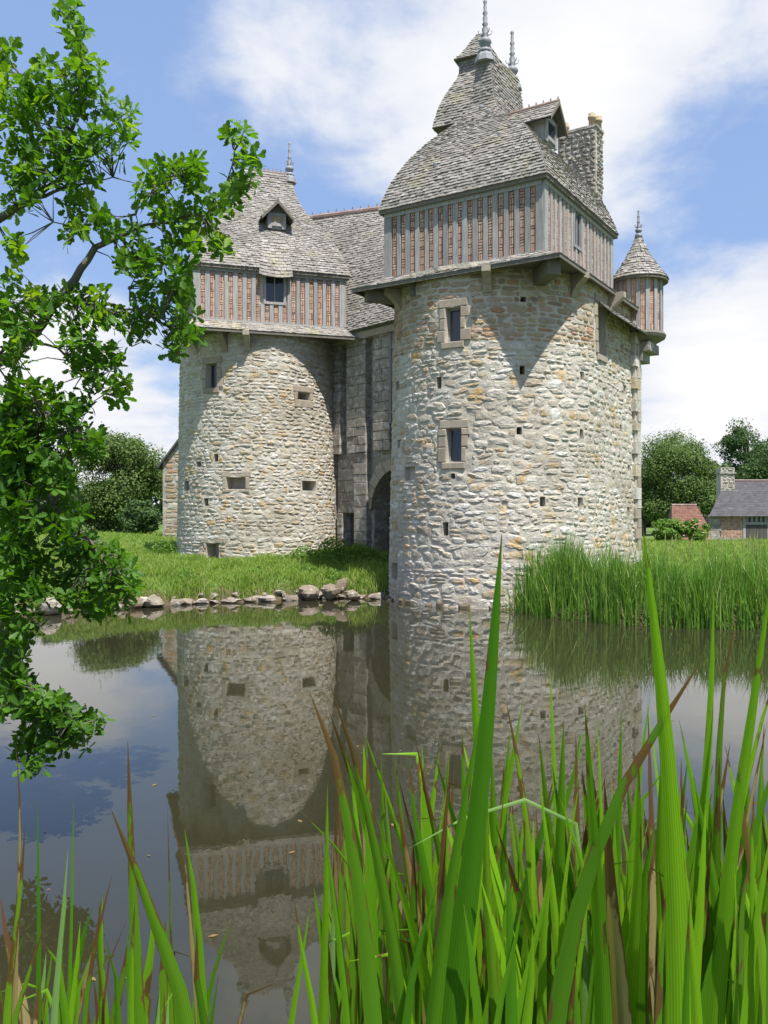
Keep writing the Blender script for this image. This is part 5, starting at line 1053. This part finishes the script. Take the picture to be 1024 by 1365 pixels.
HERO = [  # ([tip ... bottom] in the photo, width, distance, material)
    ([(669, 712), (660, 830), (648, 980), (628, 1160), (598, 1365)], 32, 1.10, 'g'), ([(626, 812), (632, 920), (641, 1060), (655, 1220), (662, 1365)], 22, 1.18, 'g'),
    ([(857, 703), (872, 830), (888, 980), (898, 1150), (905, 1365)], 29, 1.05, 'g'), ([(951, 788), (949, 900), (942, 1020), (930, 1180), (925, 1365)], 19, 1.15, 'g'),
    ([(981, 820), (966, 880), (958, 990), (952, 1150), (945, 1365)], 15, 1.2, 'b'), ([(1030, 760), (1012, 880), (996, 990), (975, 1120), (950, 1365)], 20, 1.1, 'g'), ([(1040, 880), (1014, 960), (990, 1060), (960, 1200), (945, 1365)], 13, 1.3, 'g'),
    ([(936, 878), (905, 930), (862, 990), (815, 1075), (770, 1200), (735, 1365)], 25, 1.05, 'b'),
    ([(413, 922), (436, 965), (458, 1060), (480, 1190), (500, 1365)], 26, 1.05, 'b'), ([(441, 915), (462, 970), (486, 1060), (515, 1200), (540, 1365)], 19, 1.12, 'b'),
    ([(437, 1045), (436, 1120), (434, 1230), (430, 1365)], 14, 1.3, 'g'), ([(401, 1080), (440, 1118), (490, 1180), (520, 1260), (540, 1365)], 10, 1.4, 'g'),
    ([(149, 1078), (180, 1150), (212, 1240), (262, 1375)], 31, 1.0, 'b'), ([(171, 987), (174, 1080), (178, 1190), (188, 1365)], 19, 1.1, 'b'), ([(247, 1105), (258, 1170), (267, 1260), (272, 1375)], 20, 1.1, 'g'),
    ([(226, 1085), (244, 1120), (252, 1190), (258, 1280), (268, 1375)], 10, 1.2, 'd'), ([(224, 1075), (226, 1150), (230, 1280), (236, 1375)], 5, 1.4, 'b'),
    ([(22, 993), (28, 1060), (28, 1140), (20, 1365)], 8, 1.4, 'd'), ([(35, 1095), (30, 1180), (18, 1280), (8, 1370)], 15, 1.1, 'b'), ([(51, 1065), (52, 1150), (54, 1260), (52, 1370)], 7, 1.4, 'g'), ([(99, 1060), (98, 1160), (96, 1260), (92, 1370)], 6, 1.4, 'g'),
    ([(92, 1130), (86, 1210), (78, 1300), (72, 1375)], 13, 1.2, 'p'), ([(66, 1215), (52, 1260), (35, 1310), (15, 1380)], 14, 1.1, 'b'), ([(151, 1162), (142, 1200), (122, 1280), (95, 1380)], 12, 1.2, 'd'), ([(138, 1190), (128, 1260), (116, 1330), (112, 1380)], 13, 1.15, 'b'),
    ([(170, 1225), (150, 1265), (140, 1310), (138, 1375)], 7, 1.2, 'd'), ([(393, 1200), (402, 1260), (412, 1310), (425, 1380)], 16, 1.15, 'g'), ([(414, 1205), (404, 1270), (394, 1330), (384, 1380)], 13, 1.2, 'g'), ([(375, 1305), (350, 1288), (330, 1320), (310, 1375)], 12, 1.15, 'd'),
    ([(292, 1298), (286, 1330), (280, 1375)], 14, 1.1, 'g'), ([(733, 890), (737, 990), (742, 1120), (748, 1365)], 12, 1.35, 'g'), ([(554, 985), (568, 1060), (590, 1150), (620, 1365)], 15, 1.3, 'b'), ([(675, 935), (690, 1010), (705, 1120), (725, 1365)], 17, 1.25, 'b'),
    ([(828, 945), (826, 1040), (822, 1160), (812, 1365)], 14, 1.3, 'g'), ([(781, 985), (786, 1060), (792, 1180), (795, 1365)], 12, 1.3, 'b'), ([(795, 955), (800, 1040), (803, 1180), (806, 1365)], 9, 1.45, 'g'), ([(598, 1000), (592, 1090), (585, 1200), (580, 1365)], 11, 1.45, 'g'),
    ([(545, 1010), (552, 1090), (575, 1200), (600, 1365)], 18, 1.3, 'g'), ([(512, 1035), (518, 1110), (528, 1220), (536, 1365)], 10, 1.4, 'g'), ([(918, 1198), (916, 1240), (914, 1300), (912, 1380)], 18, 1.0, 'g'), ([(984, 1015), (990, 1100), (1010, 1220), (1024, 1365)], 20, 1.1, 'b'),
    ([(1018, 965), (1012, 1060), (1006, 1200), (1000, 1365)], 15, 1.25, 'g'), ([(905, 960), (930, 1080), (955, 1220), (970, 1365)], 22, 1.15, 'g'), ([(866, 930), (850, 1040), (838, 1180), (830, 1365)], 16, 1.25, 'g'), ([(745, 1060), (770, 1130), (800, 1240), (825, 1365)], 17, 1.2, 'g'),
    ([(545, 1130), (600, 1098), (655, 1073), (710, 1063), (748, 1066), (772, 1100), (780, 1230), (782, 1365)], 10, 1.22, 'p'), ([(478, 980), (484, 1080), (490, 1200), (495, 1365)], 8, 1.5, 'd'), ([(700, 1180), (690, 1240), (672, 1310), (655, 1380)], 17, 1.05, 'g'),
]
hero_x = sorted(HERO, key=lambda h: h[0][-1][0]); MI = {'g': m_iris, 'b': m_iris_b, 'd': m_iris_d, 'p': m_iris_p}
leaves = [(pl, w_ * 1.16, Yd, MI[mm]) for pl, w_, Yd, mm in HERO]
for k in range(560):        # the thick of the clump
    u = rg.random(); bx_ = 440 + 600 * (u ** .8) if rg.random() < .92 else rg.uniform(0, 300)
    if bx_ < 440: ty = rg.uniform(1180, 1330)
    else: ty = rg.triangular(920, 1350, 1130 if bx_ > 720 else 1190) + max(0, 560 - bx_) * .5
    tx = bx_ + rg.gauss(0, 34) * (1365 - ty) / 250; Yd = rg.uniform(1.05, 2.1); w_ = rg.uniform(20, 36) / Yd; m_ = rg.choices((m_iris, m_iris_b, m_iris_d, m_iris_p), (.62, .27, .06, .05))[0]; mid = ((tx * .45 + bx_ * .55) + rg.gauss(0, 6), (ty + 1365) / 2)
    pl = [(tx, ty), mid, (bx_, 1365)]
    if rg.random() < .12: pl = [(tx + rg.choice((-1, 1)) * rg.uniform(25, 60), ty + rg.uniform(10, 50))] + pl
    leaves.append((pl, w_, Yd, m_))
leaves.sort(key=lambda l: l[0][-1][0]); per = 9; seen = 0
NOTE = [((669, 712), 'iris clump with the broadest leaf rising in front of the round tower wall'), ((857, 703), 'iris clump whose tall bright leaf reaches up past the reed belt'), ((936, 878), 'iris clump with a dark brown-edged leaf slanting across the others'),
        ((545, 1130), 'iris clump with one pale leaf folded over sideways'), ((413, 922), 'iris clump with two brown-edged leaves leaning before the gateway reflection'), ((149, 1078), 'iris clump with a wide freckled leaf and a tall upright one beside open water'),
        ((375, 1305), 'iris clump with a withered brown curled leaf'), ((22, 993), 'iris clump with a straw-coloured withered stalk below the oak branch'), ((1030, 760), 'iris clump with tall leaves spreading outward against the reed reflection'), ((151, 1162), 'iris clump with several rust-brown leaf tips beside open water')]
for k in range(0, len(leaves), per):
    grp = leaves[k:k + per]; bx_ = sum(l[0][-1][0] for l in grp) / len(grp); Ym = 1.45; gx = (bx_ - 512) / F * Ym
    right = bx_ > 440
    T = thing('iris_plant', 'clump of tall sword-shaped green iris leaves in the thick stand on the near bank' if right else 'sparse clump of sword-shaped iris leaves beside open water on the near bank', 'iris', Vector((gx, Ym, gz(gx, Ym))), 'irises on the near bank')
    for key, lb in NOTE:
        if any(tuple(l[0][0]) == key for l in grp): T['label'] = lb
    for pl, w_, Yd, m_ in grp:
        base = to_ground(pl[-1][0], pl[-1][1], Yd + .05, (pl[-1][0] - pl[-2][0]) / max(20, pl[-1][1] - pl[-2][1])); line = [base] + [(x, y, Yd + .05 * (y - 1000) / 365) for x, y in pl[::-1]]
        iris_leaf(line, w_, m_, T, roll=rg.uniform(-.4, .4) if m_ is m_iris_p or len(pl) > 3 else None)

fd = MB(); r = random.Random(91)
for k in range(90):
    Yp = 3.5 + 22 * r.random() ** 1.6; x = r.uniform(-.42, .42) * Yp
    if pond_sd(np.array([x]), np.array([Yp]))[0] > -.3: continue
    a = r.uniform(0, 6.28); L_ = r.uniform(.012, .035); c = Vector((x, Yp, .004)); e = Vector((math.cos(a), math.sin(a), 0)); f_ = Vector((-e.y, e.x, 0)) * .5
    fd.add([c - e * L_, c - f_ * L_ + up * .003, c + e * L_ + up * .004, c + f_ * L_ + up * .002], ((0, 1, 2, 3),), r.random())
o_ = fd.build('floating_leaf_litter', m_iris_d, kind='stuff'); o_['label'] = 'tiny leaf fragments floating on the pond'; o_['category'] = 'leaf litter'
